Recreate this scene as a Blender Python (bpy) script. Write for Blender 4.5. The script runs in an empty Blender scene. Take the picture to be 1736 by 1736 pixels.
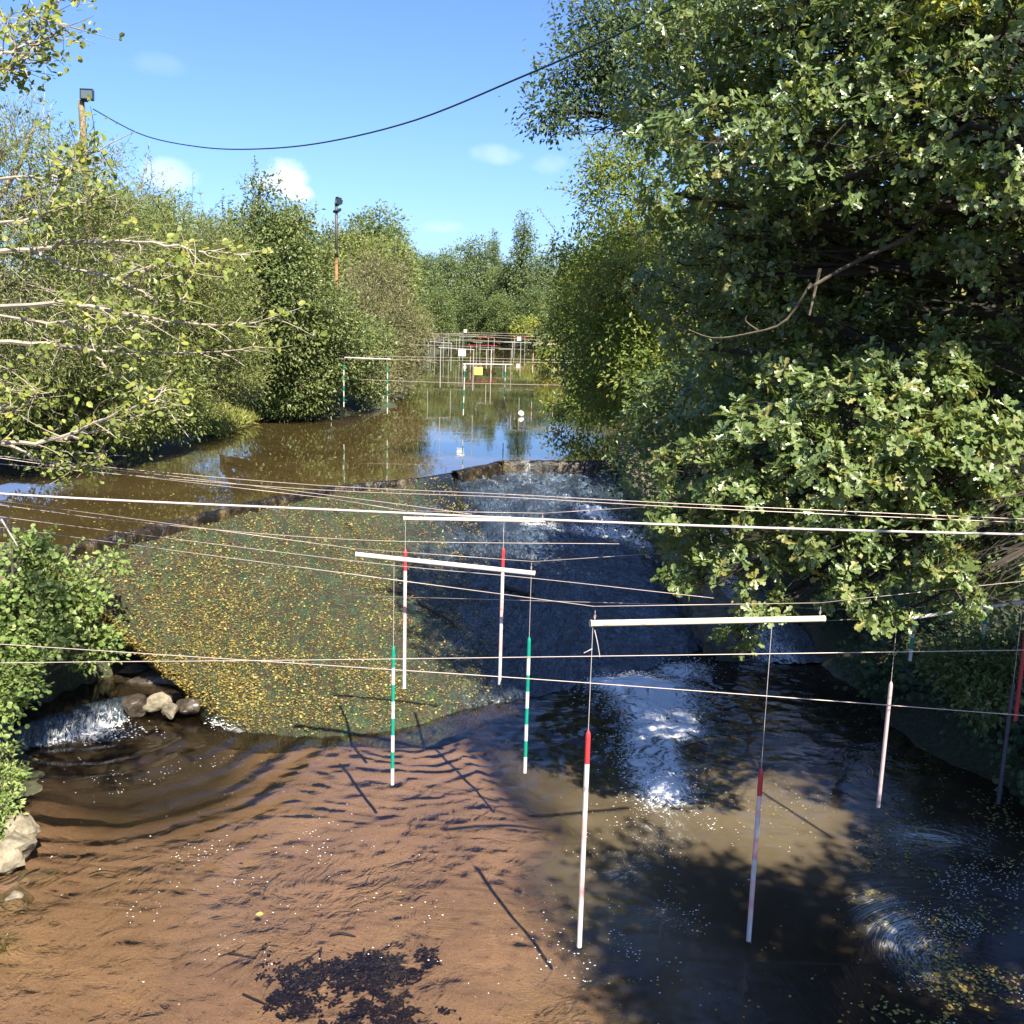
import bpy, math, random
import numpy as np
from mathutils import Vector, Matrix

rng = np.random.default_rng(7)
random.seed(7)
SC = bpy.context.scene
COL = SC.collection

# ------------------------------------------------------------------ camera
CAMZ = 6.4                       # camera height above the lower pool (z = 0)
F = 1740.0                       # focal length in photo pixels (photo is 1736 square)
PITCH, ROLL = math.radians(10.5), math.radians(1.6)
r0 = Vector((1, 0, 0)); fw = Vector((0, math.cos(PITCH), -math.sin(PITCH))); u0 = r0.cross(fw)
RV = r0 * math.cos(ROLL) + u0 * math.sin(ROLL)
UV = u0 * math.cos(ROLL) - r0 * math.sin(ROLL)
cam = bpy.data.objects.new('camera', bpy.data.cameras.new('camera'))
COL.objects.link(cam)
cam.matrix_world = Matrix(((RV.x, UV.x, -fw.x, 0), (RV.y, UV.y, -fw.y, 0), (RV.z, UV.z, -fw.z, CAMZ), (0, 0, 0, 1)))
cam.data.sensor_width = 36.0
cam.data.lens = 36.0 * F / 1736.0
cam.data.clip_start = 0.05; cam.data.clip_end = 3000
SC.camera = cam

# ------------------------------------------------------------------ sun, sky, exposure
SUN_EL = math.radians(47)
sh = Vector((0.44, -0.90, 0)).normalized()          # horizontal direction TOWARDS the sun
SUN = Vector((sh.x * math.cos(SUN_EL), sh.y * math.cos(SUN_EL), math.sin(SUN_EL)))
sl = bpy.data.lights.new('sun', 'SUN'); sl.energy = 5.0; sl.angle = math.radians(0.53); sl.color = (1.0, 0.93, 0.80)
so = bpy.data.objects.new('sun', sl); COL.objects.link(so)
so.rotation_euler = (-SUN).to_track_quat('-Z', 'Y').to_euler(); so.location = (0, 0, 40)

w = bpy.data.worlds.new('World'); SC.world = w; w.use_nodes = True
nt = w.node_tree; nt.nodes.clear()
def N(t, kind, **kw):
    n = t.nodes.new(kind)
    for k, v in kw.items():
        if k in n.inputs.keys() if not hasattr(n, k) else False: n.inputs[k].default_value = v
        elif hasattr(n, k): setattr(n, k, v)
    return n
sky = N(nt, 'ShaderNodeTexSky', sky_type='NISHITA', sun_disc=False, sun_elevation=SUN_EL,
        sun_rotation=math.atan2(sh.x, sh.y), altitude=100, air_density=1.0, dust_density=0.9, ozone_density=2.2)
bg = N(nt, 'ShaderNodeBackground'); bg.inputs['Strength'].default_value = 0.085
wo = N(nt, 'ShaderNodeOutputWorld')
tc = N(nt, 'ShaderNodeTexCoord')
def ray(px, py):
    d = fw + RV * ((px - 868) / F) + UV * ((868 - py) / F)
    return d.normalized()
# a few small fair-weather clouds: noise-broken puffs at their own directions
nz = N(nt, 'ShaderNodeTexNoise'); nz.inputs['Scale'].default_value = 26; nz.inputs['Detail'].default_value = 6
nt.links.new(tc.outputs['Generated'], nz.inputs['Vector'])
tint = N(nt, 'ShaderNodeMix', data_type='RGBA', blend_type='MULTIPLY'); tint.inputs[0].default_value = 1; tint.inputs[7].default_value = (.51, .66, 1.0, 1)   # clear deep blue air, the same in every direction
nt.links.new(sky.outputs['Color'], tint.inputs[6]); prev = tint.outputs[2]
for (px, py, wx, wy, amt) in ((478, 300, 58, 34, .95), (505, 325, 34, 16, .8), (280, 297, 50, 26, .30), (758, 385, 40, 16, .30), (836, 262, 44, 18, .16), (255, 108, 60, 18, .07), (940, 280, 34, 20, .12),
                              (1500, -300, 260, 60, .4), (-500, 250, 200, 60, .5), (2400, 300, 250, 70, .5), (300, -700, 300, 90, .4)):
    d = ray(px, py); side = Vector((d.y, -d.x, 0)).normalized(); up = side.cross(d)
    s1 = N(nt, 'ShaderNodeVectorMath', operation='DOT_PRODUCT'); s1.inputs[1].default_value = side * (F / wx)
    s2 = N(nt, 'ShaderNodeVectorMath', operation='DOT_PRODUCT'); s2.inputs[1].default_value = up * (F / wy)
    s3 = N(nt, 'ShaderNodeVectorMath', operation='DOT_PRODUCT'); s3.inputs[1].default_value = d
    for s in (s1, s2, s3): nt.links.new(tc.outputs['Generated'], s.inputs[0])
    a = N(nt, 'ShaderNodeMath', operation='MULTIPLY'); b = N(nt, 'ShaderNodeMath', operation='MULTIPLY')
    for k in (0, 1): nt.links.new(s1.outputs['Value'], a.inputs[k]); nt.links.new(s2.outputs['Value'], b.inputs[k])
    c = N(nt, 'ShaderNodeMath', operation='ADD'); nt.links.new(a.outputs[0], c.inputs[0]); nt.links.new(b.outputs[0], c.inputs[1])
    e = N(nt, 'ShaderNodeMath', operation='MULTIPLY_ADD'); e.inputs[1].default_value = 3.2; nt.links.new(nz.outputs['Fac'], e.inputs[0])
    m0 = N(nt, 'ShaderNodeMath', operation='MULTIPLY'); m0.inputs[1].default_value = -1.0; nt.links.new(c.outputs[0], m0.inputs[0])
    nt.links.new(m0.outputs[0], e.inputs[2])
    mr = N(nt, 'ShaderNodeMapRange', interpolation_type='SMOOTHSTEP'); mr.inputs[1].default_value = 0.6; mr.inputs[2].default_value = 2.0
    mr.inputs[3].default_value = 0; mr.inputs[4].default_value = amt
    nt.links.new(e.outputs[0], mr.inputs[0])
    gt = N(nt, 'ShaderNodeMath', operation='GREATER_THAN'); gt.inputs[1].default_value = 0.3; nt.links.new(s3.outputs['Value'], gt.inputs[0])
    g2 = N(nt, 'ShaderNodeMath', operation='MULTIPLY'); nt.links.new(gt.outputs[0], g2.inputs[0]); nt.links.new(mr.outputs[0], g2.inputs[1])
    mx = N(nt, 'ShaderNodeMix', data_type='RGBA'); nt.links.new(g2.outputs[0], mx.inputs[0]); nt.links.new(prev, mx.inputs[6])
    mx.inputs[7].default_value = (7.6, 7.6, 8.2, 1); prev = mx.outputs[2]
nt.links.new(prev, bg.inputs['Color']); nt.links.new(bg.outputs[0], wo.inputs['Surface'])

SC.view_settings.view_transform = 'Standard'; SC.view_settings.look = 'None'
SC.view_settings.exposure = 1.5; SC.view_settings.gamma = 1.0; SC.view_settings.use_curve_mapping = False
SC.render.engine = 'CYCLES'
SC.cycles.max_bounces = 8; SC.cycles.transparent_max_bounces = 12; SC.cycles.diffuse_bounces = 3
SC.cycles.sample_clamp_indirect = 6; SC.cycles.caustics_reflective = False; SC.cycles.caustics_refractive = False

# ------------------------------------------------------------------ helpers
CAM = Vector((0, 0, CAMZ))
def PZ(px, py, z=0.0):
    d = ray(px, py); return CAM + d * ((z - CAMZ) / d.z)
def PY(px, py, Y):
    d = ray(px, py); return CAM + d * (Y / d.y)
UP = 2.7                         # upper river level
def A(v): return np.array(v, dtype=float)

_perm = rng.permutation(512)
_perm = np.concatenate([_perm, _perm])
_ga = rng.uniform(0, 2 * np.pi, 512); _gx = np.cos(_ga); _gy = np.sin(_ga)
def perlin(x, y):
    xi = np.floor(x).astype(int); yi = np.floor(y).astype(int); xf = x - xi; yf = y - yi
    xi &= 511; yi &= 511
    def g(ix, iy, dx, dy):
        h = _perm[(_perm[ix & 511] + iy) & 511]; return _gx[h] * dx + _gy[h] * dy
    u = xf * xf * xf * (xf * (xf * 6 - 15) + 10); v = yf * yf * yf * (yf * (yf * 6 - 15) + 10)
    a = g(xi, yi, xf, yf); b = g(xi + 1, yi, xf - 1, yf); c = g(xi, yi + 1, xf, yf - 1); d = g(xi + 1, yi + 1, xf - 1, yf - 1)
    return (a + u * (b - a)) * (1 - v) + (c + u * (d - c)) * v
def fbm(x, y, o=4, gain=.5):
    s = 0; a = 1.0
    for k in range(o):
        s = s + a * perlin(x * 2 ** k + 17.3 * k, y * 2 ** k + 5.1 * k); a *= gain
    return s
def sstep(a, b, x):
    t = np.clip((x - a) / (b - a), 0, 1); return t * t * (3 - 2 * t)

class MB:                         # collects vertices / polygons, links ONE mesh object
    def __init__(s): s.V = []; s.F = []; s.n = 0; s.attr = {}; s.mi = []
    def add(s, V, Fs, mi=0, **attr):
        V = np.asarray(V, float).reshape(-1, 3)
        s.V.append(V)
        for f in (Fs if isinstance(Fs, list) else [Fs]):
            f = np.asarray(f, int); s.F.append(f + s.n); s.mi.append(np.full(len(f), mi))
        for k, v in attr.items(): s.attr.setdefault(k, []).append(np.broadcast_to(np.asarray(v, float), (len(V),) + np.shape(v)[1:] if np.ndim(v) > 1 else (len(V),)))
        s.n += len(V)
    def mesh(s, name, mats, smooth=False):
        me = bpy.data.meshes.new(name)
        V = np.concatenate(s.V); cnt = np.concatenate([np.full(len(f), f.shape[1]) for f in s.F]); idx = np.concatenate([f.ravel() for f in s.F])
        me.vertices.add(len(V)); me.vertices.foreach_set('co', V.astype(np.float32).ravel())
        me.loops.add(len(idx)); me.loops.foreach_set('vertex_index', idx.astype(np.int32))
        me.polygons.add(len(cnt)); st = np.concatenate([[0], np.cumsum(cnt)[:-1]])
        me.polygons.foreach_set('loop_start', st.astype(np.int32))
        me.polygons.foreach_set('material_index', np.concatenate(s.mi).astype(np.int32))
        me.polygons.foreach_set('use_smooth', np.full(len(cnt), smooth))
        for k, v in s.attr.items():
            v = np.concatenate(v)
            if v.ndim == 2:
                at = me.attributes.new(k, 'FLOAT_VECTOR', 'POINT'); at.data.foreach_set('vector', v.astype(np.float32).ravel())
            else:
                at = me.attributes.new(k, 'FLOAT', 'POINT'); at.data.foreach_set('value', v.astype(np.float32))
        me.update(calc_edges=True)
        for m in (mats if isinstance(mats, (list, tuple)) else [mats]): me.materials.append(m)
        return me
    def build(s, name, mats, parent=None, smooth=False):
        return link(name, s.mesh(name, mats, smooth), parent)
def link(name, me, parent=None):
    o = bpy.data.objects.new(name, me); COL.objects.link(o)
    if parent is not None:
        o.parent = parent; o.matrix_parent_inverse = Matrix.Translation(parent.location).inverted()
    return o
def tag(o, label=None, cat=None, group=None, kind=None):
    if label: o['label'] = label
    if cat: o['category'] = cat
    if group: o['group'] = group
    if kind: o['kind'] = kind
    return o
def thing(name, label, cat, loc=(0, 0, 0), group=None):
    o = bpy.data.objects.new(name, None); COL.objects.link(o); o.location = loc; o.empty_display_size = .2
    return tag(o, label, cat, group)

def tube(mb, P, R, sides=6, mi=0, cap=True, **attr):
    P = np.asarray([tuple(p) for p in P], float); n = len(P); R = np.broadcast_to(np.asarray(R, float), (n,))
    T = np.gradient(P, axis=0); T /= np.linalg.norm(T, axis=1)[:, None] + 1e-9
    ref = np.where(np.abs(T[:, 2:3]) > .9, A([[1., 0, 0]]), A([[0, 0, 1.]]))
    U = np.cross(T, ref); U /= np.linalg.norm(U, axis=1)[:, None] + 1e-9; W = np.cross(U, T)
    a = np.arange(sides) * 2 * np.pi / sides
    V = P[:, None] + R[:, None, None] * (np.cos(a)[None, :, None] * U[:, None] + np.sin(a)[None, :, None] * W[:, None])
    i = np.arange(n - 1)[:, None] * sides; j = np.arange(sides)[None]; k = (j + 1) % sides
    Q = np.stack([i + j, i + k, i + sides + k, i + sides + j], -1).reshape(-1, 4)
    Fs = [Q]
    if cap: Fs += [np.arange(sides)[::-1][None], (np.arange(sides) + (n - 1) * sides)[None]]
    mb.add(V.reshape(-1, 3), Fs, mi, **attr)
def box(mb, c, s, rz=0, mi=0, M=None):
    v = A([[x, y, z] for x in (-.5, .5) for y in (-.5, .5) for z in (-.5, .5)]) * A(s)
    if M is not None: v = v @ A(M).T
    cz, sz = math.cos(rz), math.sin(rz); v = v @ A([[cz, sz, 0], [-sz, cz, 0], [0, 0, 1]]) + A(c)
    mb.add(v, A([[0, 1, 3, 2], [4, 6, 7, 5], [0, 4, 5, 1], [2, 3, 7, 6], [0, 2, 6, 4], [1, 5, 7, 3]]).astype(int), mi)
def smooth_path(P, n=24):
    P = A([tuple(p) for p in P]); t = np.arange(len(P)); tt = np.linspace(0, len(P) - 1, n)
    if len(P) < 3: return np.stack([np.interp(tt, t, P[:, k]) for k in range(3)], 1)
    out = []
    for x in tt:
        i = min(int(x), len(P) - 2); u = x - i
        p0 = P[max(i - 1, 0)]; p1 = P[i]; p2 = P[i + 1]; p3 = P[min(i + 2, len(P) - 1)]
        out.append(.5 * (2 * p1 + (p2 - p0) * u + (2 * p0 - 5 * p1 + 4 * p2 - p3) * u * u + (3 * p1 - p0 - 3 * p2 + p3) * u ** 3))
    return A(out)
def gridquads(n, m):
    i = np.arange(n - 1)[:, None] * m; j = np.arange(m - 1)[None]
    return np.stack([i + j, i + j + 1, i + m + j + 1, i + m + j], -1).reshape(-1, 4)
def rock_mesh(name, mat, r, seed, sub=3, amp=.28, flat=1.0):
    import bmesh
    bm = bmesh.new(); bmesh.ops.create_icosphere(bm, subdivisions=sub, radius=1)
    V = A([tuple(v.co) for v in bm.verts]); Fc = A([[v.index for v in f.verts] for f in bm.faces]).astype(int); bm.free()
    rg = np.random.default_rng(seed)
    for k in range(9):                                   # chip flat facets off the ball
        d = rg.normal(size=3); d /= np.linalg.norm(d); h = V @ d; lim = rg.uniform(.55, .85)
        V = V - np.where(h > lim, (h - lim) * .9, 0)[:, None] * d
    nn = fbm(V[:, 0] * 1.6 + seed, V[:, 1] * 1.6 + V[:, 2] * 1.3, 4)
    V = V * (1 + amp * nn)[:, None] * A(r)
    m = MB(); m.add(V, Fc); return m.mesh(name, mat, False)

# ------------------------------------------------------------------ materials
def newmat(name):
    m = bpy.data.materials.new(name); m.use_nodes = True; t = m.node_tree; t.nodes.clear()
    o = N(t, 'ShaderNodeOutputMaterial'); return m, t, o
def lk(t, a, b): t.links.new(a, b)
def attr(t, name): 
    n = N(t, 'ShaderNodeAttribute'); n.attribute_name = name; return n
def noise(t, scale, detail=4, rough=.55, dist=0, vec=None):
    n = N(t, 'ShaderNodeTexNoise'); n.inputs['Scale'].default_value = scale; n.inputs['Detail'].default_value = detail
    n.inputs['Roughness'].default_value = rough; n.inputs['Distortion'].default_value = dist
    if vec is not None: lk(t, vec, n.inputs['Vector'])
    return n
def ramp(t, fac, stops):
    r = N(t, 'ShaderNodeValToRGB'); e = r.color_ramp.elements
    while len(e) < len(stops): e.new(.5)
    for k, (p, c) in enumerate(stops): e[k].position = p; e[k].color = (*c, 1)
    if fac is not None: lk(t, fac, r.inputs[0])
    return r
def math_(t, op, a, b=None):
    n = N(t, 'ShaderNodeMath', operation=op)
    for k, v in enumerate((a, b)):
        if v is None: continue
        if isinstance(v, (int, float)): n.inputs[k].default_value = v
        else: lk(t, v, n.inputs[k])
    return n.outputs[0]
def maprange(t, v, a, b, c=0, d=1, smooth=True):
    n = N(t, 'ShaderNodeMapRange', interpolation_type='SMOOTHSTEP' if smooth else 'LINEAR')
    lk(t, v, n.inputs[0])
    for k, x in enumerate((a, b, c, d)): 
        if isinstance(x, (int, float)): n.inputs[k + 1].default_value = x
        else: lk(t, x, n.inputs[k + 1])
    return n.outputs[0]
def mixc(t, fac, a, b):
    n = N(t, 'ShaderNodeMix', data_type='RGBA')
    if isinstance(fac, (int, float)): n.inputs[0].default_value = fac
    else: lk(t, fac, n.inputs[0])
    for k, v in ((6, a), (7, b)):
        if isinstance(v, tuple): n.inputs[k].default_value = (*v, 1)
        else: lk(t, v, n.inputs[k])
    return n.outputs[2]
def bump(t, h, strength=.3, dist=.02, nrm=None):
    b = N(t, 'ShaderNodeBump'); b.inputs['Strength'].default_value = strength; b.inputs['Distance'].default_value = dist
    lk(t, h, b.inputs['Height'])
    if nrm is not None: lk(t, nrm, b.inputs['Normal'])
    return b.outputs[0]
def objco(t): return N(t, 'ShaderNodeTexCoord').outputs['Object']

def leafmat(name, stops, trans=.3, tcol=(.30, .36, .04), rough=.42, spec=.35):
    m, t, o = newmat(name); a = attr(t, 'var'); r = ramp(t, a.outputs['Fac'], stops)
    p = N(t, 'ShaderNodeBsdfPrincipled'); lk(t, r.outputs[0], p.inputs['Base Color'])
    p.inputs['Roughness'].default_value = rough; p.inputs['Specular IOR Level'].default_value = spec
    tr = N(t, 'ShaderNodeBsdfTranslucent'); lk(t, mixc(t, .5, r.outputs[0], tcol), tr.inputs['Color'])
    ms = N(t, 'ShaderNodeMixShader'); ms.inputs[0].default_value = trans
    lk(t, p.outputs[0], ms.inputs[1]); lk(t, tr.outputs[0], ms.inputs[2]); lk(t, ms.outputs[0], o.inputs['Surface'])
    return m
def solid(name, c, rough=.6, spec=.4, nscale=14, nvar=.35, bmp=.25, c2=None, metal=0):
    m, t, o = newmat(name); n = noise(t, nscale, 5, .6, vec=objco(t))
    c2 = c2 or tuple(x * (1 - nvar) for x in c)
    r = ramp(t, n.outputs['Fac'], ((.3, c2), (.68, c)))
    p = N(t, 'ShaderNodeBsdfPrincipled'); lk(t, r.outputs[0], p.inputs['Base Color']); p.inputs['Roughness'].default_value = rough
    p.inputs['Specular IOR Level'].default_value = spec; p.inputs['Metallic'].default_value = metal
    if bmp: lk(t, bump(t, n.outputs['Fac'], bmp, .02), p.inputs['Normal'])
    lk(t, p.outputs[0], o.inputs['Surface']); return m

M = {}
M['oak'] = leafmat('oak_leaf', ((0, (.075, .125, .032)), (.5, (.145, .205, .06)), (.85, (.215, .265, .09)), (1, (.29, .27, .07))), .38, rough=.36, spec=.7)
M['ash'] = leafmat('ash_leaf', ((0, (.10, .155, .03)), (.5, (.19, .25, .05)), (.85, (.28, .30, .06)), (1, (.40, .36, .06))), .46)
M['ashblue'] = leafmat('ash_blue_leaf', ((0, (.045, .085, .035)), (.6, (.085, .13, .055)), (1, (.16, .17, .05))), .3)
M['willow'] = leafmat('willow_leaf', ((0, (.11, .145, .04)), (.5, (.20, .235, .07)), (.85, (.28, .30, .085)), (1, (.36, .33, .10))), .38)
M['pale'] = leafmat('pale_willow_leaf', ((0, (.13, .13, .055)), (.5, (.20, .19, .085)), (1, (.30, .25, .12))), .3)
M['alder'] = leafmat('alder_leaf', ((0, (.08, .12, .035)), (.5, (.145, .185, .06)), (1, (.25, .26, .07))), .3, rough=.4, spec=.4)
M['alderyellow'] = leafmat('alder_yellow_leaf', ((0, (.11, .14, .03)), (.5, (.19, .23, .05)), (1, (.34, .33, .06))), .35)
M['bush'] = leafmat('bush_leaf', ((0, (.13, .20, .05)), (.5, (.23, .31, .09)), (1, (.36, .40, .14))), .40)
M['far'] = leafmat('far_leaf', ((0, (.09, .135, .045)), (.5, (.155, .205, .07)), (1, (.24, .27, .09))), .35)
M['farblue'] = leafmat('far_blue_leaf', ((0, (.08, .125, .05)), (.5, (.135, .18, .07)), (1, (.20, .23, .09))), .35)
M['grass'] = leafmat('grass_blade', ((0, (.17, .21, .045)), (.6, (.32, .33, .09)), (1, (.42, .38, .15))), .4)
M['fallen'] = leafmat('fallen_leaf', ((0, (.07, .05, .02)), (.3, (.20, .14, .04)), (.7, (.36, .27, .07)), (1, (.36, .35, .10))), .15)
M['fleck'] = leafmat('leaf_fleck', ((0, (.05, .06, .025)), (.5, (.16, .16, .06)), (1, (.34, .30, .11))), .1)
M['debris'] = leafmat('dark_debris', ((0, (.012, .010, .010)), (.8, (.030, .022, .018)), (1, (.20, .13, .06))), .0)
M['bark'] = solid('bark', (.13, .105, .075), .85, .2, 9, .55, .5)
M['barkdark'] = solid('dark_bark', (.06, .05, .04), .85, .2, 9, .5, .5)
M['barkpale'] = solid('pale_bark', (.40, .34, .26), .8, .2, 12, .4, .4)
M['wood'] = solid('weathered_wood', (.30, .23, .13), .8, .2, 20, .45, .4)
M['rust'] = solid('rusty_steel', (.30, .13, .055), .7, .3, 6, .4, .3)
M['greypole'] = solid('dark_steel', (.10, .08, .08), .5, .4, 10, .3, .1)
M['lampbody'] = solid('lamp_body', (.018, .028, .03), .35, .5, 6, .2, 0)
M['glass'] = solid('lamp_glass', (.10, .13, .13), .08, .9, 3, .3, 0)
M['wire'] = solid('galvanised_wire', (.52, .42, .36), .4, .5, 30, .15, 0, metal=.25)
M['blackwire'] = solid('black_cable', (.02, .035, .035), .5, .4, 20, .2, 0)
M['rope'] = solid('nylon_cable', (.50, .44, .40), .5, .3, 60, .2, .1)
M['white'] = solid('white_plastic', (.64, .58, .53), .35, .5, 8, .10, 0)
M['cream'] = solid('cream_bar', (.66, .60, .42), .5, .4, 10, .12, .05)
M['red'] = solid('red_plastic', (.55, .045, .055), .35, .5, 6, .2, 0)
M['fadedred'] = solid('faded_red_plastic', (.72, .33, .31), .4, .5, 5, .2, 0, c2=(.74, .55, .48))
M['green'] = solid('green_plastic', (.006, .26, .17), .35, .5, 6, .2, 0)
M['pinkgrey'] = solid('pink_grey_plastic', (.50, .38, .37), .4, .5, 6, .15, 0)
M['navy'] = solid('navy_plastic', (.05, .05, .075), .4, .5, 6, .3, 0)
M['yellow'] = solid('yellow_board', (.78, .66, .12), .5, .4, 4, .1, 0)
M['board'] = solid('white_board', (.78, .78, .74), .5, .4, 4, .08, 0)
M['buoy'] = solid('buoy_plastic', (.80, .79, .74), .4, .5, 6, .08, 0)
M['rock'] = solid('pale_rock', (.30, .25, .17), .85, .2, 7, .5, .9, c2=(.10, .085, .055))
M['wetrock'] = solid('wet_rock', (.085, .065, .045), .4, .5, 7, .6, .9, c2=(.022, .018, .014))
M['concrete'] = solid('old_concrete', (.20, .155, .11), .85, .2, 6, .4, .6, c2=(.06, .055, .035))
M['darkstone'] = solid('dark_stone', (.13, .12, .10), .8, .2, 5, .5, .7, c2=(.06, .06, .045))
M['foamdrop'] = solid('foam_bubble', (.80, .80, .78), .4, .4, 8, .05, 0)

# ground: sand where water covers it, soil and leaf litter on the banks
def ground_mat():
    m, t, o = newmat('ground'); co = objco(t); bank = attr(t, 'bank')
    n1 = noise(t, .9, 5, .6, .4, co); n2 = noise(t, 14, 4, .7, 0, co); n3 = noise(t, 60, 2, .5, 0, co)
    sand = ramp(t, n1.outputs['Fac'], ((.25, (.19, .138, .10)), (.5, (.265, .195, .140)), (.72, (.35, .26, .155))))
    peb = ramp(t, n3.outputs['Fac'], ((.36, (.16, .11, .075)), (.5, (.28, .20, .135)), (.7, (.46, .37, .27))))
    s = mixc(t, .35, sand.outputs[0], peb.outputs[0])
    soil = ramp(t, n2.outputs['Fac'], ((.3, (.022, .020, .012)), (.5, (.04, .042, .016)), (.7, (.07, .075, .025))))
    c = mixc(t, bank.outputs['Fac'], s, soil.outputs[0])
    p = N(t, 'ShaderNodeBsdfPrincipled'); lk(t, c, p.inputs['Base Color']); p.inputs['Roughness'].default_value = .85
    mp = N(t, 'ShaderNodeMapping'); mp.inputs['Scale'].default_value = (.55, 1.25, 1); lk(t, co, mp.inputs[0])
    n4 = noise(t, 3.2, 3, .5, 1.6, mp.outputs[0])           # sand relief with thin crests, standing in for caustic light lines
    rid = math_(t, 'POWER', math_(t, 'SUBTRACT', 1.0, math_(t, 'MINIMUM', math_(t, 'MULTIPLY', math_(t, 'ABSOLUTE', math_(t, 'SUBTRACT', math_(t, 'FRACT', math_(t, 'MULTIPLY', n4.outputs['Fac'], 7.0)), .5)), 2.6), 1.0)), 1.5)
    rid = math_(t, 'MULTIPLY', rid, maprange(t, n1.outputs['Fac'], .40, .60))
    h = math_(t, 'ADD', math_(t, 'ADD', math_(t, 'MULTIPLY', n2.outputs['Fac'], .6), math_(t, 'MULTIPLY', n3.outputs['Fac'], .3)), math_(t, 'MULTIPLY', rid, .7))
    lk(t, bump(t, h, .5, .018), p.inputs['Normal']); lk(t, p.outputs[0], o.inputs['Surface']); return m
M['ground'] = ground_mat()

def foam_fac(t, amt, uv, s1=2.6, s2=11):
    n1 = noise(t, s1, 6, .64, 2.2, uv); n2 = noise(t, s2, 5, .7, 1.2, uv); n3 = noise(t, s2 * 2.6, 3, .6, 0, uv)
    ridge = math_(t, 'SUBTRACT', 1.0, math_(t, 'MINIMUM', math_(t, 'MULTIPLY', math_(t, 'ABSOLUTE', math_(t, 'SUBTRACT', n1.outputs['Fac'], .5)), 7.0), 1.0))
    v = math_(t, 'ADD', math_(t, 'MULTIPLY', ridge, .42), math_(t, 'ADD', math_(t, 'MULTIPLY', n2.outputs['Fac'], .42), math_(t, 'MULTIPLY', n3.outputs['Fac'], .22)))
    thr = math_(t, 'SUBTRACT', .96, math_(t, 'MULTIPLY', amt, .55))
    return maprange(t, v, thr, math_(t, 'ADD', thr, .20))
# lower pool: clear tea-coloured water over sand, turbid where deep, foam where it breaks
def pool_mat():
    m, t, o = newmat('pool_water'); co = objco(t); uv = attr(t, 'fuv').outputs['Vector']
    foam = attr(t, 'foam').outputs['Fac']; turb = attr(t, 'turb').outputs['Fac']; silt = attr(t, 'silt').outputs['Fac']
    n1 = noise(t, 4.2, 3, .5, .9, uv); n2 = noise(t, 13, 3, .55, .9, uv)
    h = math_(t, 'ADD', n1.outputs['Fac'], math_(t, 'MULTIPLY', n2.outputs['Fac'], .30))
    patch = noise(t, .55, 3, .5, .8, co)
    nrm = bump(t, math_(t, 'MULTIPLY', h, maprange(t, patch.outputs['Fac'], .38, .62, .30, 1.0)), .30, .028)
    tr = N(t, 'ShaderNodeBsdfTransparent'); tr.inputs['Color'].default_value = (.82, .72, .62, 1)
    nn = noise(t, 1.3, 4, .6, .8, co)
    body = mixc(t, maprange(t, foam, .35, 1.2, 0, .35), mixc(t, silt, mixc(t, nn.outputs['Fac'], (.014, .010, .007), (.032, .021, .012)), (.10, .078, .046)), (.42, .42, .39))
    df = N(t, 'ShaderNodeSubsurfaceScattering'); lk(t, body, df.inputs['Color']); df.inputs['Scale'].default_value = .45; df.inputs['Radius'].default_value = (1.0, .8, .55)   # silty water: light spreads below the surface
    mb_ = N(t, 'ShaderNodeMixShader'); lk(t, math_(t, 'MAXIMUM', turb, maprange(t, foam, .25, .8)), mb_.inputs[0]); lk(t, tr.outputs[0], mb_.inputs[1]); lk(t, df.outputs[0], mb_.inputs[2])
    gl = N(t, 'ShaderNodeBsdfGlossy'); gl.inputs['Roughness'].default_value = .06; lk(t, nrm, gl.inputs['Normal'])
    fr = N(t, 'ShaderNodeFresnel'); fr.inputs['IOR'].default_value = 1.42; lk(t, nrm, fr.inputs['Normal'])
    ms = N(t, 'ShaderNodeMixShader'); lk(t, fr.outputs[0], ms.inputs[0]); lk(t, mb_.outputs[0], ms.inputs[1]); lk(t, gl.outputs[0], ms.inputs[2])
    fo = N(t, 'ShaderNodeBsdfPrincipled'); fo.inputs['Base Color'].default_value = (.86, .86, .84, 1); fo.inputs['Roughness'].default_value = .6
    ff = foam_fac(t, foam, uv)
    lk(t, bump(t, ff, .8, .05), fo.inputs['Normal'])
    mf = N(t, 'ShaderNodeMixShader'); lk(t, math_(t, 'MULTIPLY', ff, .95), mf.inputs[0]); lk(t, ms.outputs[0], mf.inputs[1]); lk(t, fo.outputs[0], mf.inputs[2])
    lk(t, mf.outputs[0], o.inputs['Surface']); return m
M['pool'] = pool_mat()

def river_mat():
    m, t, o = newmat('river_water'); co = objco(t)
    mp = N(t, 'ShaderNodeMapping'); mp.inputs['Scale'].default_value = (.8, .45, 1); lk(t, co, mp.inputs[0])
    n1 = noise(t, 3.2, 3, .5, .6, mp.outputs[0]); n2 = noise(t, .35, 3, .5, .5, co)
    amp = maprange(t, n2.outputs['Fac'], .42, .62, .25, 1.0)
    nrm = bump(t, math_(t, 'MULTIPLY', n1.outputs['Fac'], amp), .09, .03)
    body = ramp(t, n2.outputs['Fac'], ((.3, (.040, .027, .010)), (.7, (.066, .046, .017))))
    p = N(t, 'ShaderNodeBsdfPrincipled'); lk(t, body.outputs[0], p.inputs['Base Color']); p.inputs['Roughness'].default_value = .02
    p.inputs['IOR'].default_value = 1.5; lk(t, nrm, p.inputs['Normal']); lk(t, p.outputs[0], o.inputs['Surface']); return m
M['river'] = river_mat()

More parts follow.
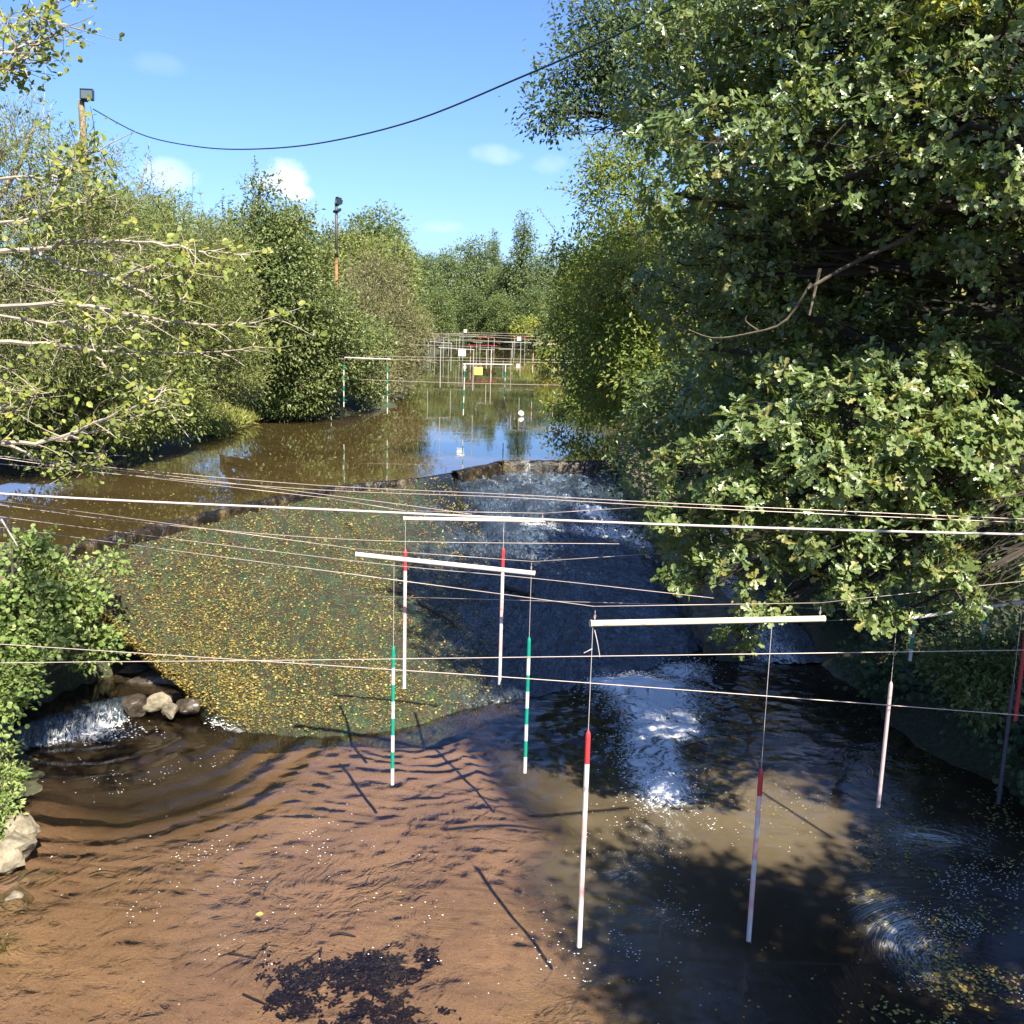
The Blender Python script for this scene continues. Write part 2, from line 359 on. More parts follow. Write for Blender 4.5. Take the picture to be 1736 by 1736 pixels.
def apron_mat():
    m, t, o = newmat('apron_water'); uv = attr(t, 'fuv').outputs['Vector']; foam = attr(t, 'foam').outputs['Fac']; moss = attr(t, 'moss').outputs['Fac']; calm = attr(t, 'calm').outputs['Fac']
    n1 = noise(t, 3.5, 5, .6, .5, uv); n2 = noise(t, 16, 4, .65, .6, uv); co = objco(t); n3 = noise(t, 22, 4, .65, 0, co)
    moss_c = ramp(t, n2.outputs['Fac'], ((.3, (.008, .022, .016)), (.5, (.026, .048, .026)), (.68, (.10, .115, .04))))
    rock_c = ramp(t, n3.outputs['Fac'], ((.3, (.022, .020, .014)), (.7, (.07, .055, .032))))
    mm = maprange(t, n1.outputs['Fac'], .42, .6)
    c1 = mixc(t, mm, rock_c.outputs[0], moss_c.outputs[0])
    c = mixc(t, moss, mixc(t, n2.outputs['Fac'], (.003, .005, .008), (.010, .013, .016)), c1)  # moss and rock on the sunlit part; shade painted near-black blue elsewhere
    n4 = noise(t, 5.5, 5, .62, 1.0, uv); n5 = noise(t, 13, 4, .6, .6, uv)       # bubble trains that also paint in sky glints on the ripples
    rdg = math_(t, 'SUBTRACT', 1.0, math_(t, 'MINIMUM', math_(t, 'MULTIPLY', math_(t, 'ABSOLUTE', math_(t, 'SUBTRACT', n4.outputs['Fac'], .5)), 9.0), 1.0))
    aer = math_(t, 'MULTIPLY', math_(t, 'ADD', math_(t, 'MULTIPLY', rdg, .7), maprange(t, n5.outputs['Fac'], .5, .72)), maprange(t, noise(t, 1.1, 4, .6, .8, uv).outputs['Fac'], .36, .64, .35, 1.25))
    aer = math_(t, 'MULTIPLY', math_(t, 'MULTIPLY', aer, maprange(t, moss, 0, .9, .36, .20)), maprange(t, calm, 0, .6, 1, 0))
    c = mixc(t, math_(t, 'MINIMUM', aer, .9), c, mixc(t, moss, (.19, .27, .36), (.15, .16, .085)))  # bluer on the shaded part, in place of reflected sky
    h = math_(t, 'ADD', n1.outputs['Fac'], math_(t, 'MULTIPLY', n2.outputs['Fac'], .55))
    nb = N(t, 'ShaderNodeBump'); nb.inputs['Distance'].default_value = .09; lk(t, h, nb.inputs['Height']); lk(t, maprange(t, calm, 0, 1, 1.0, .02), nb.inputs['Strength'])
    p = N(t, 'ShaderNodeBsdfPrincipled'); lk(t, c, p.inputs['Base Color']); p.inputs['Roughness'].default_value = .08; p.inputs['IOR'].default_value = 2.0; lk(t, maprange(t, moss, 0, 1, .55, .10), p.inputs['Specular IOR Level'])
    lk(t, nb.outputs[0], p.inputs['Normal'])
    fo = N(t, 'ShaderNodeBsdfDiffuse'); fo.inputs['Color'].default_value = (.8, .8, .78, 1)
    mf = N(t, 'ShaderNodeMixShader'); lk(t, math_(t, 'MULTIPLY', foam_fac(t, foam, uv, 5, 20), .8), mf.inputs[0]); lk(t, p.outputs[0], mf.inputs[1]); lk(t, fo.outputs[0], mf.inputs[2])
    lk(t, mf.outputs[0], o.inputs['Surface']); return m
M['apron'] = apron_mat()

# ------------------------------------------------------------------ weir geometry (shared by ground, water and weir)
CREST = [PZ(*p, 2.62) for p in ((60, 944), (95, 936), (300, 888), (430, 856), (560, 831), (640, 822), (712, 815), (770, 805), (850, 788), (950, 788), (1048, 788))]
FOOT = [PZ(*p, 0) for p in ((300, 1185), (335, 1205), (400, 1240), (480, 1256), (580, 1258), (690, 1248), (800, 1212), (880, 1200), (1000, 1172), (1100, 1146), (1200, 1108))]
cx = A([tuple(p) for p in CREST]); fx = A([tuple(p) for p in FOOT]); fx[0, 2] = .25; fx[1, 2] = .12
CL = np.concatenate([[0], np.cumsum(np.linalg.norm(np.diff(cx, axis=0), axis=1))])
def crestY(X): return np.interp(X, np.r_[-30, cx[:, 0], 4, 30], np.r_[cx[0, 1] - 2, cx[:, 1], cx[-1, 1], cx[-1, 1]])
LB = A([(-30, -7.5), (0, -7.2), (8, -6.6), (11, -6.1), (13, -6.4), (15, -7.4), (16.5, -8.2), (19, -9.8), (22, -12.3), (25, -12.4), (27, -9.9), (31, -9.2), (36, -8.8), (38, -6.9), (43, -5.2), (61, -6.0), (100, -8), (150, -10), (190, -12), (420, -14)])
RB = A([(-30, 9), (0, 8.6), (8, 8.2), (14, 7.2), (16, 6.4), (20, 6.2), (27, 5.2), (36, 4.9), (42, 4.4), (60, 4.8), (100, 5), (150, 3.5), (190, 1.5), (420, -6)])
def banks(Y): return np.interp(Y, LB[:, 0], LB[:, 1]), np.interp(Y, RB[:, 0], RB[:, 1])

def blobs(X, Y, L):                # sum of soft ellipses given in photo pixels on the lower pool
    s = 0
    for (px, py, rx, ry, a) in L:
        c = PZ(px, py, 0); ex = (PZ(px + rx, py, 0) - c).length; ey = abs(PZ(px, py - ry, 0).y - c.y)
        s = s + a * np.exp(-((X - c.x) / ex) ** 2 - ((Y - c.y) / ey) ** 2)
    return s
def deep(X, Y):
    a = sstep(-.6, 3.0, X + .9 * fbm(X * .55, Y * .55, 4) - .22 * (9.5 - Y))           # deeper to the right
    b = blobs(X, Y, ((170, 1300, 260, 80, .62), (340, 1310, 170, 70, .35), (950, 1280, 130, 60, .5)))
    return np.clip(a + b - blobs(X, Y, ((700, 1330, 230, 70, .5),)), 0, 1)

# ------------------------------------------------------------------ ground sheet
xs = np.unique(np.concatenate([np.linspace(-900, -60, 16), np.linspace(-60, -14, 47), np.linspace(-14, 12, 160), np.linspace(12, 60, 49), np.linspace(60, 900, 16)]))
ys = np.unique(np.concatenate([np.linspace(-300, -20, 12), np.linspace(-20, 4, 25), np.linspace(4, 34, 180), np.linspace(34, 70, 80), np.linspace(70, 230, 90), np.linspace(230, 1200, 30)]))
GX, GY = np.meshgrid(xs, ys, indexing='ij')
lb, rb = banks(GY); wob = .5 * fbm(GX * .35, GY * .35, 3)
d = np.maximum(lb - GX, GX - rb) + wob
end = sstep(184, 196, GY); d = np.maximum(d, (GY - 188) * .8)
t_in = GY > crestY(GX) - .2
side = np.where(GX < 0, sstep(14, 21, GY), sstep(17, 26, GY))
wl = np.where(d < 0, np.where(t_in, UP, 0.0), UP * side)
dp = deep(GX, GY)
depth = np.where(t_in, 1.1, np.where(GY < 40, .12, .12) + .55 * dp + .03 * fbm(GX * 2.2, GY * 2.2, 3) + .015 * fbm(GX * 7 + 3 * fbm(GX, GY, 2), GY * 5, 2))
depth = np.where((~t_in) & (GY > 15), np.maximum(depth, .12 + .4 * sstep(14.2, 16.0, GY)), depth)
GZ = wl + np.where(d < 0, -depth * sstep(0, .9, -d), .75 * sstep(0, 1.6, d) + .25 * sstep(1, 8, d) + .12 * fbm(GX * .8, GY * .8, 4) * sstep(0, 1, d))
GZ = GZ + sstep(40, 250, d) * 14 * sstep(150, 420, GY)
mb = MB(); mb.add(np.stack([GX, GY, GZ], -1).reshape(-1, 3), gridquads(len(xs), len(ys))[:, ::-1], bank=np.maximum(sstep(-.35, .05, d), sstep(14.3, 14.9, GY + 0 * GX) * (GX < -4.6) * 1.0).ravel())
tag(mb.build('ground', M['ground'], smooth=True), 'sandy river bed and earth banks covered with leaf litter', kind='structure')

# ------------------------------------------------------------------ upper river
mb = MB()
cr = np.concatenate([A([[-45, cx[0, 1] - 4, 0], [-16, cx[0, 1] - 1.0, 0]]), cx, A([[5.5, cx[-1, 1] + .1, 0], [30, cx[-1, 1] + 1, 0]])])
cr[:, 1] -= .05
cr = np.stack([np.interp(np.linspace(0, len(cr) - 1, 90), np.arange(len(cr)), cr[:, k]) for k in range(3)], 1)
rows = np.concatenate([np.linspace(0, 1, 40)[:-1], np.linspace(1, 6, 24)])
V = []
for t in rows:
    y = cr[:, 1] + t * (60 - cr[:, 1]) if t <= 1 else np.full(len(cr), 60 + (t - 1) * 30.)
    V.append(np.stack([cr[:, 0] * (1 + .5 * t), y, np.full(len(cr), UP)], 1))
mb.add(np.concatenate(V), gridquads(len(rows), len(cr)))
tag(mb.build('upper_river_water', M['river'], smooth=True), 'calm brown river above the weir reflecting trees and sky', kind='structure')

# ------------------------------------------------------------------ lower pool
px_ = np.concatenate([np.linspace(-16, -9, 20)[:-1], np.linspace(-9, 8.5, 350), np.linspace(8.5, 16, 20)[1:]])
py_ = np.concatenate([np.linspace(-25, 6.5, 50)[:-1], np.linspace(6.5, 19.5, 310), np.linspace(19.5, 24, 12)[1:]])
X, Y = np.meshgrid(px_, py_, indexing='ij')
FOAM = ((1070, 1160, 85, 13, 1.0), (1150, 1138, 55, 15, .95), (1100, 1182, 100, 26, .88), (1125, 1215, 75, 32, .78), (1085, 1265, 45, 45, .74), (1140, 1275, 34, 40, .62), (1160, 1240, 55, 14, .6), (1100, 1320, 70, 40, .62), (1135, 1345, 44, 26, .92), (1035, 1160, 40, 9, .7),
        (1270, 1090, 60, 22, .6), (1290, 1130, 90, 22, .5), (1120, 1420, 120, 55, .52), (1120, 1560, 120, 45, .52), (1050, 1480, 70, 35, .42),
        (130, 1246, 90, 20, .9), (190, 1214, 30, 12, .8), (60, 1256, 50, 10, .6), (372, 1222, 16, 10, 1.0), (400, 1238, 22, 7, .8), (470, 1262, 60, 6, .35),
        (1620, 1420, 190, 60, .54), (1500, 1560, 70, 90, .56), (1650, 1640, 190, 140, .40), (1560, 1420, 60, 20, .3), (1480, 1140, 40, 22, .42), (1700, 1340, 90, 40, .36), (1330, 1340, 30, 8, .45), (1300, 1700, 180, 60, .26), (1350, 1220, 140, 60, .26))
foam = blobs(X, Y, FOAM)
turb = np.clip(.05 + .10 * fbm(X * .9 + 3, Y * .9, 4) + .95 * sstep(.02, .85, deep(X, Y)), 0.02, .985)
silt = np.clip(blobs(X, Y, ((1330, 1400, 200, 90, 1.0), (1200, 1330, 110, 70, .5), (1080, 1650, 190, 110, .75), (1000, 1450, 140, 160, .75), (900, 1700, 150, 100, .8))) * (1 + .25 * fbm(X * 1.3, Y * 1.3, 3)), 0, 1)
# waves: ring ripples off the little left fall, chop under the jump, standing wave, general ripple
cL = PZ(140, 1225, 0); rL = np.hypot(X - cL.x, (Y - cL.y) * 1.1) + .25 * fbm(X * .8, Y * .8, 3)
ring = .014 * np.sin(rL * 11) * np.exp(-((rL - 2.0) / 1.9) ** 2) * (.6 + .8 * np.clip(.5 + fbm(X * 1.7, Y * 1.7, 2), 0, 1))
cF = PZ(700, 1235, 0); rF = np.hypot(X - cF.x, Y - cF.y) + .3 * fbm(X * 1.1, Y * 1.1, 3)
ring2 = .007 * np.sin(rF * 20 + 2.5 * fbm(X * 2, Y * 2, 2)) * np.exp(-((rF - 1.2) / 1.7) ** 2)
jet = blobs(X, Y, ((1110, 1220, 130, 100, 1.0), (1000, 1250, 120, 60, .5), (1290, 1120, 100, 50, .6), (150, 1235, 90, 20, .6)))
calmer = 1 - .45 * sstep(11.8, 9.5, Y)
Z = 1.0 * ring + .5 * ring2 + (.007 * fbm(X * 1.5, Y * 1.9, 3)) * calmer + .0042 * calmer * fbm(X * 5, Y * 6, 3) * (1 - .6 * sstep(2, 5, X))
Z = Z + jet * (.060 * fbm(X * 2.8, Y * 2.8, 3) + .012 * np.abs(fbm(X * 7, Y * 7, 2)))
Z = Z + np.clip(foam - .25, 0, 1.1) * (.03 + .07 * np.abs(fbm(X * 2.6 + 9, Y * 2.6, 3, .5))) * (X < 2.6)
Z = Z + .16 * blobs(X, Y, ((1132, 1345, 30, 16, 1.0),)) + .10 * blobs(X, Y, ((1100, 1165, 70, 10, 1.0), (1150, 1235, 30, 8, .7), (1180, 1130, 40, 10, .6)))
Z = Z * sstep(-16, -12, X)
# foam texture space: bends round the eddy at lower right, runs along the current elsewhere
ce = PZ(1655, 1640, 0); ra = np.hypot(X - ce.x, Y - ce.y); th = np.arctan2(Y - ce.y, X - ce.x)
e = np.exp(-(ra / 2.3) ** 2); sw = 2.6 * np.exp(-ra / 1.3)
xr = ce.x + ra * np.cos(th + sw); yr = ce.y + ra * np.sin(th + sw)
wx_ = .35 * fbm(X * .9 + 4, Y * .9, 3); wy_ = .35 * fbm(X * .9, Y * .9 + 8, 3)
fu = (1 - e) * (X + wx_) + e * (th * .55); fv = (1 - e) * (Y * .8 + wy_) + e * ra * 2.6
fuv = np.stack([fu, fv, 0 * X], -1)
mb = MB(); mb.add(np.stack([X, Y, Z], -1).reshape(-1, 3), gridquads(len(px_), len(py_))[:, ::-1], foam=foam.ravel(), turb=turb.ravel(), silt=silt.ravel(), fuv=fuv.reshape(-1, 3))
tag(mb.build('lower_pool_water', M['pool'], smooth=True), 'tea brown pool below the weir with foam trail and sandy shallows', kind='structure')
def poolZ(x, y):
    i = np.clip(np.searchsorted(px_, x), 0, len(px_) - 1); j = np.clip(np.searchsorted(py_, y), 0, len(py_) - 1); return Z[i, j]

# ------------------------------------------------------------------ weir: apron, crest, side wall
weir = thing('weir', 'broad sloping stone weir covered in moss, fallen leaves and thin running water', 'weir', tuple(cx[5]))
ns, ntt = 420, 300
sc_ = np.interp(np.linspace(0, 10, ns), np.arange(11), np.linspace(0, 10, 11))
u = np.linspace(0, 10, ns); C_ = np.stack([np.interp(u, np.arange(11), cx[:, k]) for k in range(3)], 1)
F_ = smooth_path(fx, ns); C_[:, 2] = np.interp(u, (0, 6.3, 7.4, 10), (2.58, 2.58, 2.46, 2.44))
t = np.linspace(0, 1, ntt)
S = np.interp(u, np.arange(11), CL)[:, None] * np.ones((1, ntt)); T = t[None] * np.linalg.norm(F_ - C_, axis=1)[:, None]
P = C_[:, None] * (1 - t)[None, :, None] + F_[:, None] * t[None, :, None]
prof = -.10 * np.sin(np.pi * t)[None] + .07 * fbm(S * .5, T * .3, 3)
notch = (sstep(5.75, 6.05, u) * (1 - sstep(6.85, 7.1, u)))[:, None]
tongue = np.exp(-((u[:, None] - 6.55 - t[None] * 2.0) / (.30 + .35 * t[None])) ** 2) * (1 - sstep(.16, .36, t))[None]
Pz = P[..., 2] + prof * sstep(0, .12, t)[None] + notch * (2.70 - C_[:, 2:3]) * np.exp(-(t / .20) ** 2)[None] - .26 * (sstep(.93, 1.0, t) ** 1.5)[None]
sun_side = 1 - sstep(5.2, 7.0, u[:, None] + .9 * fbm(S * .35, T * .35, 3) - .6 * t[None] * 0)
moss = np.clip(1.0 * sun_side + .1 * fbm(S * 1.1, T * .4, 3), 0, 1)  # mossy sunlit part; low values get the painted shade colour
chop = .030 + .050 * sstep(5.0, 7.5, u)[:, None]
wz = chop * (fbm(S * 2.6, T * 3.6 + .4 * S, 5, .6) + .5 * np.abs(fbm(S * 6, T * 8, 3))) * (1 - .96 * np.clip(tongue * 1.5 + notch * np.exp(-(t / .12) ** 2)[None], 0, 1))
Pz = Pz + wz
QX, QY = P[..., 0], P[..., 1]
def pblob(L):
    s = 0
    for (px, py, rx, ry, a) in L:
        # nearest apron sample along the view ray
        dd = ray(px, py); k = np.argmin(np.linalg.norm(np.cross(np.stack([QX, QY, Pz - CAMZ], -1), A(dd)), axis=-1)); i, j = divmod(k, ntt)
        c = A([QX[i, j], QY[i, j]]); dist = math.hypot(*c); ex = rx / F * dist; ey = ry / F * dist / .36
        s = s + a * np.exp(-((QX - c[0]) / ex) ** 2 - ((QY - c[1]) / ey) ** 2)
    return s
afoam = pblob(((1000, 862, 26, 7, .85), (1015, 878, 40, 10, .4), (900, 885, 40, 6, .40), (980, 900, 60, 8, .40), (1060, 905, 60, 9, .42), (1105, 930, 45, 12, .40), (905, 945, 50, 6, .28), (1060, 890, 60, 30, .20), (980, 960, 120, 60, .12), (640, 820, 80, 4, .45), (450, 858, 90, 4, .4), (300, 893, 90, 5, .4), (820, 808, 60, 4, .35), (1000, 812, 80, 6, .05), (440, 985, 30, 10, .35), (520, 920, 90, 40, .12), (720, 1200, 100, 20, .15), (640, 900, 100, 40, .15))) + .16 * sstep(5.2, 7.5, u)[:, None] + .10
fuv = np.stack([S * 1.0 + .12 * fbm(S, T, 2), T * .95 + .2 * fbm(S * .8 + 5, T * .8, 2), 0 * S], -1)
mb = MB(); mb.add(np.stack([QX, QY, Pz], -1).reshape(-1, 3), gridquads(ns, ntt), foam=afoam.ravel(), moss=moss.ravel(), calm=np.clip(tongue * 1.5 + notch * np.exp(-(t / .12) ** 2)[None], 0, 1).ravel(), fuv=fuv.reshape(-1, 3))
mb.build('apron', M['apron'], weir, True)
def crest_part(name, k0, k1, mat, wd, h0, h1, n, amp, seed):
    uu = np.linspace(k0, k1, n); C = np.stack([np.interp(uu, np.arange(11), cx[:, k]) for k in range(3)], 1)
    T_ = np.gradient(C, axis=0); T_[:, 2] = 0; T_ /= np.linalg.norm(T_, axis=1)[:, None]; Nn = np.stack([T_[:, 1], -T_[:, 0], 0 * T_[:, 0]], 1)
    prof = A([(-wd * .5, h0), (-wd * .5, h1 - .02), (-wd * .3, h1), (wd * .2, h1 + .01), (wd * .45, h1 - .03), (wd * .55, h1 - .10), (wd * .6, (h0 + h1) / 2), (wd * .72, h0)])
    V = C[:, None] + prof[None, :, 0:1] * Nn[:, None] + prof[None, :, 1:2] * A([0, 0, 1])
    S_ = np.cumsum(np.r_[0, np.linalg.norm(np.diff(C, axis=0), axis=1)])[:, None] + 0 * prof[None, :, 0]
    dn = amp * fbm(S_ * 3.6 + seed, np.arange(8)[None] * .8 + 0 * S_, 4, .65)
    V = V + dn[..., None] * (Nn[:, None] + A([0, 0, .5])) * A([1, 1, 1])
    cap_ = [np.arange(8)[None], (np.arange(8) + (n - 1) * 8)[None, ::-1]]
    m = MB(); m.add(V.reshape(-1, 3), [gridquads(n, 8)] + cap_, foam=(.16 + .75 * np.clip(fbm(S_ * 1.7 + seed, 0 * S_, 2), 0, 1)).ravel(), fuv=np.stack([S_ * 2.4, np.arange(8)[None] * .12 + 0 * S_, 0 * S_], -1).reshape(-1, 3), moss=np.full(n * 8, 1.0), calm=np.zeros(n * 8))
    return m.build(name, mat, weir, True)
def crest_mat():
    m, t, o = newmat('crest_stone'); uv = attr(t, 'fuv').outputs['Vector']; foam = attr(t, 'foam').outputs['Fac']; co = objco(t)
    n1 = noise(t, 2.6, 6, .72, 0, co); n2 = noise(t, 26, 4, .6, 0, co)
    c = ramp(t, n1.outputs['Fac'], ((.42, (.008, .007, .005)), (.53, (.026, .018, .011)), (.61, (.06, .045, .018)), (.68, (.13, .095, .035)), (.78, (.24, .18, .07))))
    p = N(t, 'ShaderNodeBsdfPrincipled'); lk(t, c.outputs[0], p.inputs['Base Color']); p.inputs['Roughness'].default_value = .25
    lk(t, bump(t, n2.outputs['Fac'], .8, .03), p.inputs['Normal'])
    fo = N(t, 'ShaderNodeBsdfDiffuse'); fo.inputs['Color'].default_value = (.8, .8, .78, 1)
    mf = N(t, 'ShaderNodeMixShader'); lk(t, math_(t, 'MULTIPLY', foam_fac(t, foam, uv, 4, 14), .75), mf.inputs[0]); lk(t, p.outputs[0], mf.inputs[1]); lk(t, fo.outputs[0], mf.inputs[2])
    lk(t, mf.outputs[0], o.inputs['Surface']); return m
M['crest'] = crest_mat()
crest_part('crest_wall', .35, 5.9, M['crest'], .18, -.30, .075, 260, .06, 3)
crest_part('crest_wall', 7.0, 7.9, M['crest'], .24, -.40, .09, 60, .07, 21)
crest_part('crest_wall', 7.9, 10.0, M['crest'], .26, -.45, .11, 110, .09, 33)

# side wall right of the apron, the chute beyond it, and the pier that ends it
ra_ = np.stack([QX[-1], QY[-1], (C_[-1, 2] * (1 - t) + F_[-1, 2] * t)], 1)
k = np.linspace(0, ntt - 1, 40).astype(int); E = ra_[k]
prof = A([(-.06, -1.2), (-.04, .22), (.06, .30), (.75, .33), (.88, .26), (.95, -1.4)])
Vw = []
for i, p in enumerate(E):
    hh = .55 * (1 - i / 39) ** 2
    for j, (ox, oz) in enumerate(prof): Vw.append((p[0] + ox + .06 * math.sin(i * 1.7 + j), p[1], p[2] + oz + (hh if 0 < j < 5 else 0) + .05 * math.sin(i * .9 + j * 2)))
sw_ = thing('side_wall', 'mossy stone training wall along the right edge of the weir', 'wall', tuple(E[20]))
mb = MB(); mb.add(A(Vw), gridquads(40, 6)[:, ::-1]); mb.add(A(Vw)[:6], np.arange(6)[None]); mb.add(A(Vw)[-6:], np.arange(6)[None, ::-1]); mb.build('wall', M['concrete'], sw_)
pe = ra_[-1]
tag(link('stone_pier', rock_mesh('stone_pier', M['darkstone'], (.34, .5, .55), 5)), 'dark stone pier at the foot of the training wall beside the chute', 'pier').location = (pe[0] + .3, pe[1] - .25, .2)
# chute
mb = MB(); n = 60; mC = 24; V = []; fo_ = []; fuv_ = []
for i in range(n):
    tt = i / (n - 1); p = ra_[0] * (1 - tt) + ra_[-1] * tt
    for j in range(mC):
        s = j / (mC - 1); x = p[0] + .9 + s * 1.35; y = p[1] - .5 * tt; z = p[2] + .02 - .35 * (1 - tt)
        z += (.02 + .10 * tt) * float(fbm(A([x * 3.1]), A([y * 2.2]), 4)[0]); V.append((x, y, z)); fo_.append(.38 + .5 * tt * math.exp(-((s - .35) / .4) ** 2)); fuv_.append((x * 1.5, y * .6, 0))
mb.add(A(V), gridquads(n, mC)[:, ::-1], foam=A(fo_), fuv=A(fuv_), moss=np.full(n * mC, .1), calm=np.zeros(n * mC))
tag(mb.build('chute_water', M['apron'], smooth=True), 'white water running down the narrow chute right of the weir', kind='structure')
# right abutment block and the far upstream right wall end
for (px, py, z, r, seed, lab) in ((1530, 1108, .0, (.62, .5, .75), 11, 'large dark stone block on the right bank behind the green and white gate'),):
    c = PZ(px, py, z); tag(link('stone_block', rock_mesh('stone_block', M['darkstone'], r, seed, amp=.12)), lab, 'stone block').location = c + Vector((0, .3, .35))
c = PZ(1075, 838, 2.4); o = tag(link('abutment_stone', rock_mesh('abutment_stone', M['concrete'], (.40, .9, .45), 17, amp=.16)), 'brown sloping stone abutment at the right end of the weir crest', 'abutment'); o.location = (ra_[0][0] + .75, ra_[0][1] - .7, 2.3)

# left ledge of the fish pass, its small fall, rocks
def sheet(name, pts_px, z, mat, lab, foamv=.05, turbv=.5):
    mb = MB(); P_ = A([tuple(PZ(x, y, z)) for x, y in pts_px]); n = len(P_)
    mb.add(P_, np.arange(n)[None], foam=np.full(n, foamv), turb=np.full(n, turbv), silt=np.full(n, .25), fuv=P_)
    return tag(mb.build(name, mat, smooth=True), lab, kind='structure')
LZ = .32
sheet('ledge_water', ((-30, 1262), (60, 1221), (120, 1203), (212, 1181), (335, 1172), (330, 1120), (200, 1075), (-60, 1085)), LZ, M['pool'], 'shallow brown water on the ledge above the small fall', .06, .35)
mb = MB(); n = 90; m_ = 16; V = []; fo_ = []; fv_ = []
lip = smooth_path([PZ(*p, LZ) for p in ((-20, 1258), (60, 1223), (120, 1204), (165, 1190), (215, 1181))], n)
for i in range(n):
    p = lip[i]; big = (.30 + .70 * sstep(15, 45, i) * (1 - sstep(74, 89, i))) * (.75 + .5 * abs(math.sin(i * .47)))
    for j in range(m_):
        a = j / (m_ - 1); jag = .05 * math.sin(i * 1.3) + .04 * math.sin(i * .61)
        out = (.12 + .30 * big) * a ** .75; zz = LZ * (1 - a ** 1.7) + .015 + .03 * math.sin(i * 2.1 + j) * a
        V.append((p[0] + out * .25 + jag * a, p[1] - out, zz)); fo_.append((.30 + .55 * a) * (.35 + .65 * big)); fv_.append((i * .085 + .25 * math.sin(i * .9), a * .34, 0))
mb.add(A(V), gridquads(n, m_), foam=A(fo_), moss=np.full(n * m_, .15), calm=np.zeros(n * m_), fuv=A(fv_))
tag(mb.build('small_waterfall', M['apron'], smooth=True), 'small white waterfall tumbling off the left ledge', kind='structure')
ledge = thing('rock_ledge', 'low dark rock ledge with fallen leaves beside the small waterfall', 'rock ledge', tuple(PZ(280, 1195, .1)))
for i, (px, py, r, z, sd) in enumerate(((228, 1196, (.30, .22, .20), .20, 1), (320, 1196, (.22, .18, .14), .18, 2), (285, 1160, (.75, .40, .30), .22, 3), (230, 1125, (.6, .6, .30), .35, 4), (330, 1165, (.35, .45, .32), .2, 6), (100, 1130, (1.0, .8, .25), .15, 7), (180, 1100, (.7, .7, .35), .25, 8))):
    o = link('ledge_rock', rock_mesh('ledge_rock', M['wetrock'], r, sd + 40, amp=.22), ledge); o.location = PZ(px, py, z)
for (px, py, r, z, sd, lab) in ((268, 1192, (.24, .13, .15), .30, 51, 'pale grey slab of rock leaning on the ledge, the upper of two'), (290, 1203, (.26, .14, .13), .20, 52, 'pale grey slab of rock at the waterline, the lower of two'),
                                (36, 1402, (.26, .22, .16), .22, 53, 'pale boulder below the nettles on the left bank, upper one'), (22, 1436, (.24, .30, .22), .14, 54, 'rounded pale boulder at the water on the left bank, lower one'),
                                (-8, 1460, (.22, .3, .22), .1, 55, 'pale boulder cut by the left edge of the picture'), (25, 1530, (.34, .24, .14), -.12, 56, 'brown boulder under shallow water near the left bank'),
                                (60, 1490, (.30, .2, .12), -.14, 57, 'smaller brown boulder under water beyond the left boulders'),
                                (1508, 1136, (.17, .12, .10), .06, 58, 'small pale stone at the foot of the dark block on the right'), (1570, 1146, (.25, .14, .10), .04, 59, 'flat brown stone on the right bank at the waterline')):
    o = tag(link('rock', rock_mesh('rock', M['rock'], r, sd)), lab, 'rock'); o.location = PZ(px, py, z); o.rotation_euler.z = sd
mb = MB(); c = PZ(8, 938, 2.85); box(mb, (c.x - .8, c.y, 2.35), (2.2, .8, 1.0), .12); box(mb, (c.x - .8, c.y + .02, 2.87), (2.3, .86, .05), .12)
tag(mb.build('concrete_block', M['concrete']), 'flat pinkish concrete block at the left end of the weir', 'concrete block')

# ------------------------------------------------------------------ leaves and trees
LEAF = {
 'flat': (A([(0, 0, 0), (.40, .34, .05), (1, 0, -.03), (.55, -.36, .05)]), A([(0, 2, 1), (0, 3, 2)]).astype(int)),
 'diamond': (A([(0, 0, 0), (.45, .24, .07), (1, 0, -.03), (.45, -.24, .07)]), A([(0, 2, 1), (0, 3, 2)]).astype(int)),
 'narrow': (A([(0, 0, 0), (.45, .10, .03), (1, 0, -.06), (.45, -.10, .03)]), A([(0, 2, 1), (0, 3, 2)]).astype(int)),
 'round': (A([(0, 0, 0), (.30, .30, .06), (.72, .36, .05), (.98, .10, -.02), (.98, -.10, -.02), (.72, -.36, .05), (.30, -.30, .06), (.5, 0, -.02)]),
           A([(0, 7, 1), (1, 7, 2), (2, 7, 3), (3, 7, 4), (4, 7, 5), (5, 7, 6), (6, 7, 0)]).astype(int)),
 'oak': (A([(0, 0, 0), (.30, .13, .03), (.40, .07, .02), (.62, .28, .06), (.72, .16, .02), (.90, .22, .0), (1, 0, -.05), (.90, -.22, 0), (.72, -.16, .02), (.62, -.28, .06), (.40, -.07, .02), (.30, -.13, .03), (.5, 0, -.015)]),
         A([(0, 12, 1), (1, 12, 2), (2, 12, 3), (3, 12, 4), (4, 12, 5), (5, 12, 6), (6, 12, 7), (7, 12, 8), (8, 12, 9), (9, 12, 10), (10, 12, 11), (11, 12, 0)]).astype(int)),
 'oaklow': (A([(0, 0, 0), (.35, .12, .03), (.66, .30, .05), (.98, .12, -.03), (.98, -.12, -.03), (.66, -.30, .05), (.35, -.12, .03)]), A([(0, 3, 1), (1, 3, 2), (0, 4, 3), (0, 6, 4), (6, 5, 4)]).astype(int)),
}
def norm(v): return v / (np.linalg.norm(v, axis=-1, keepdims=True) + 1e-9)
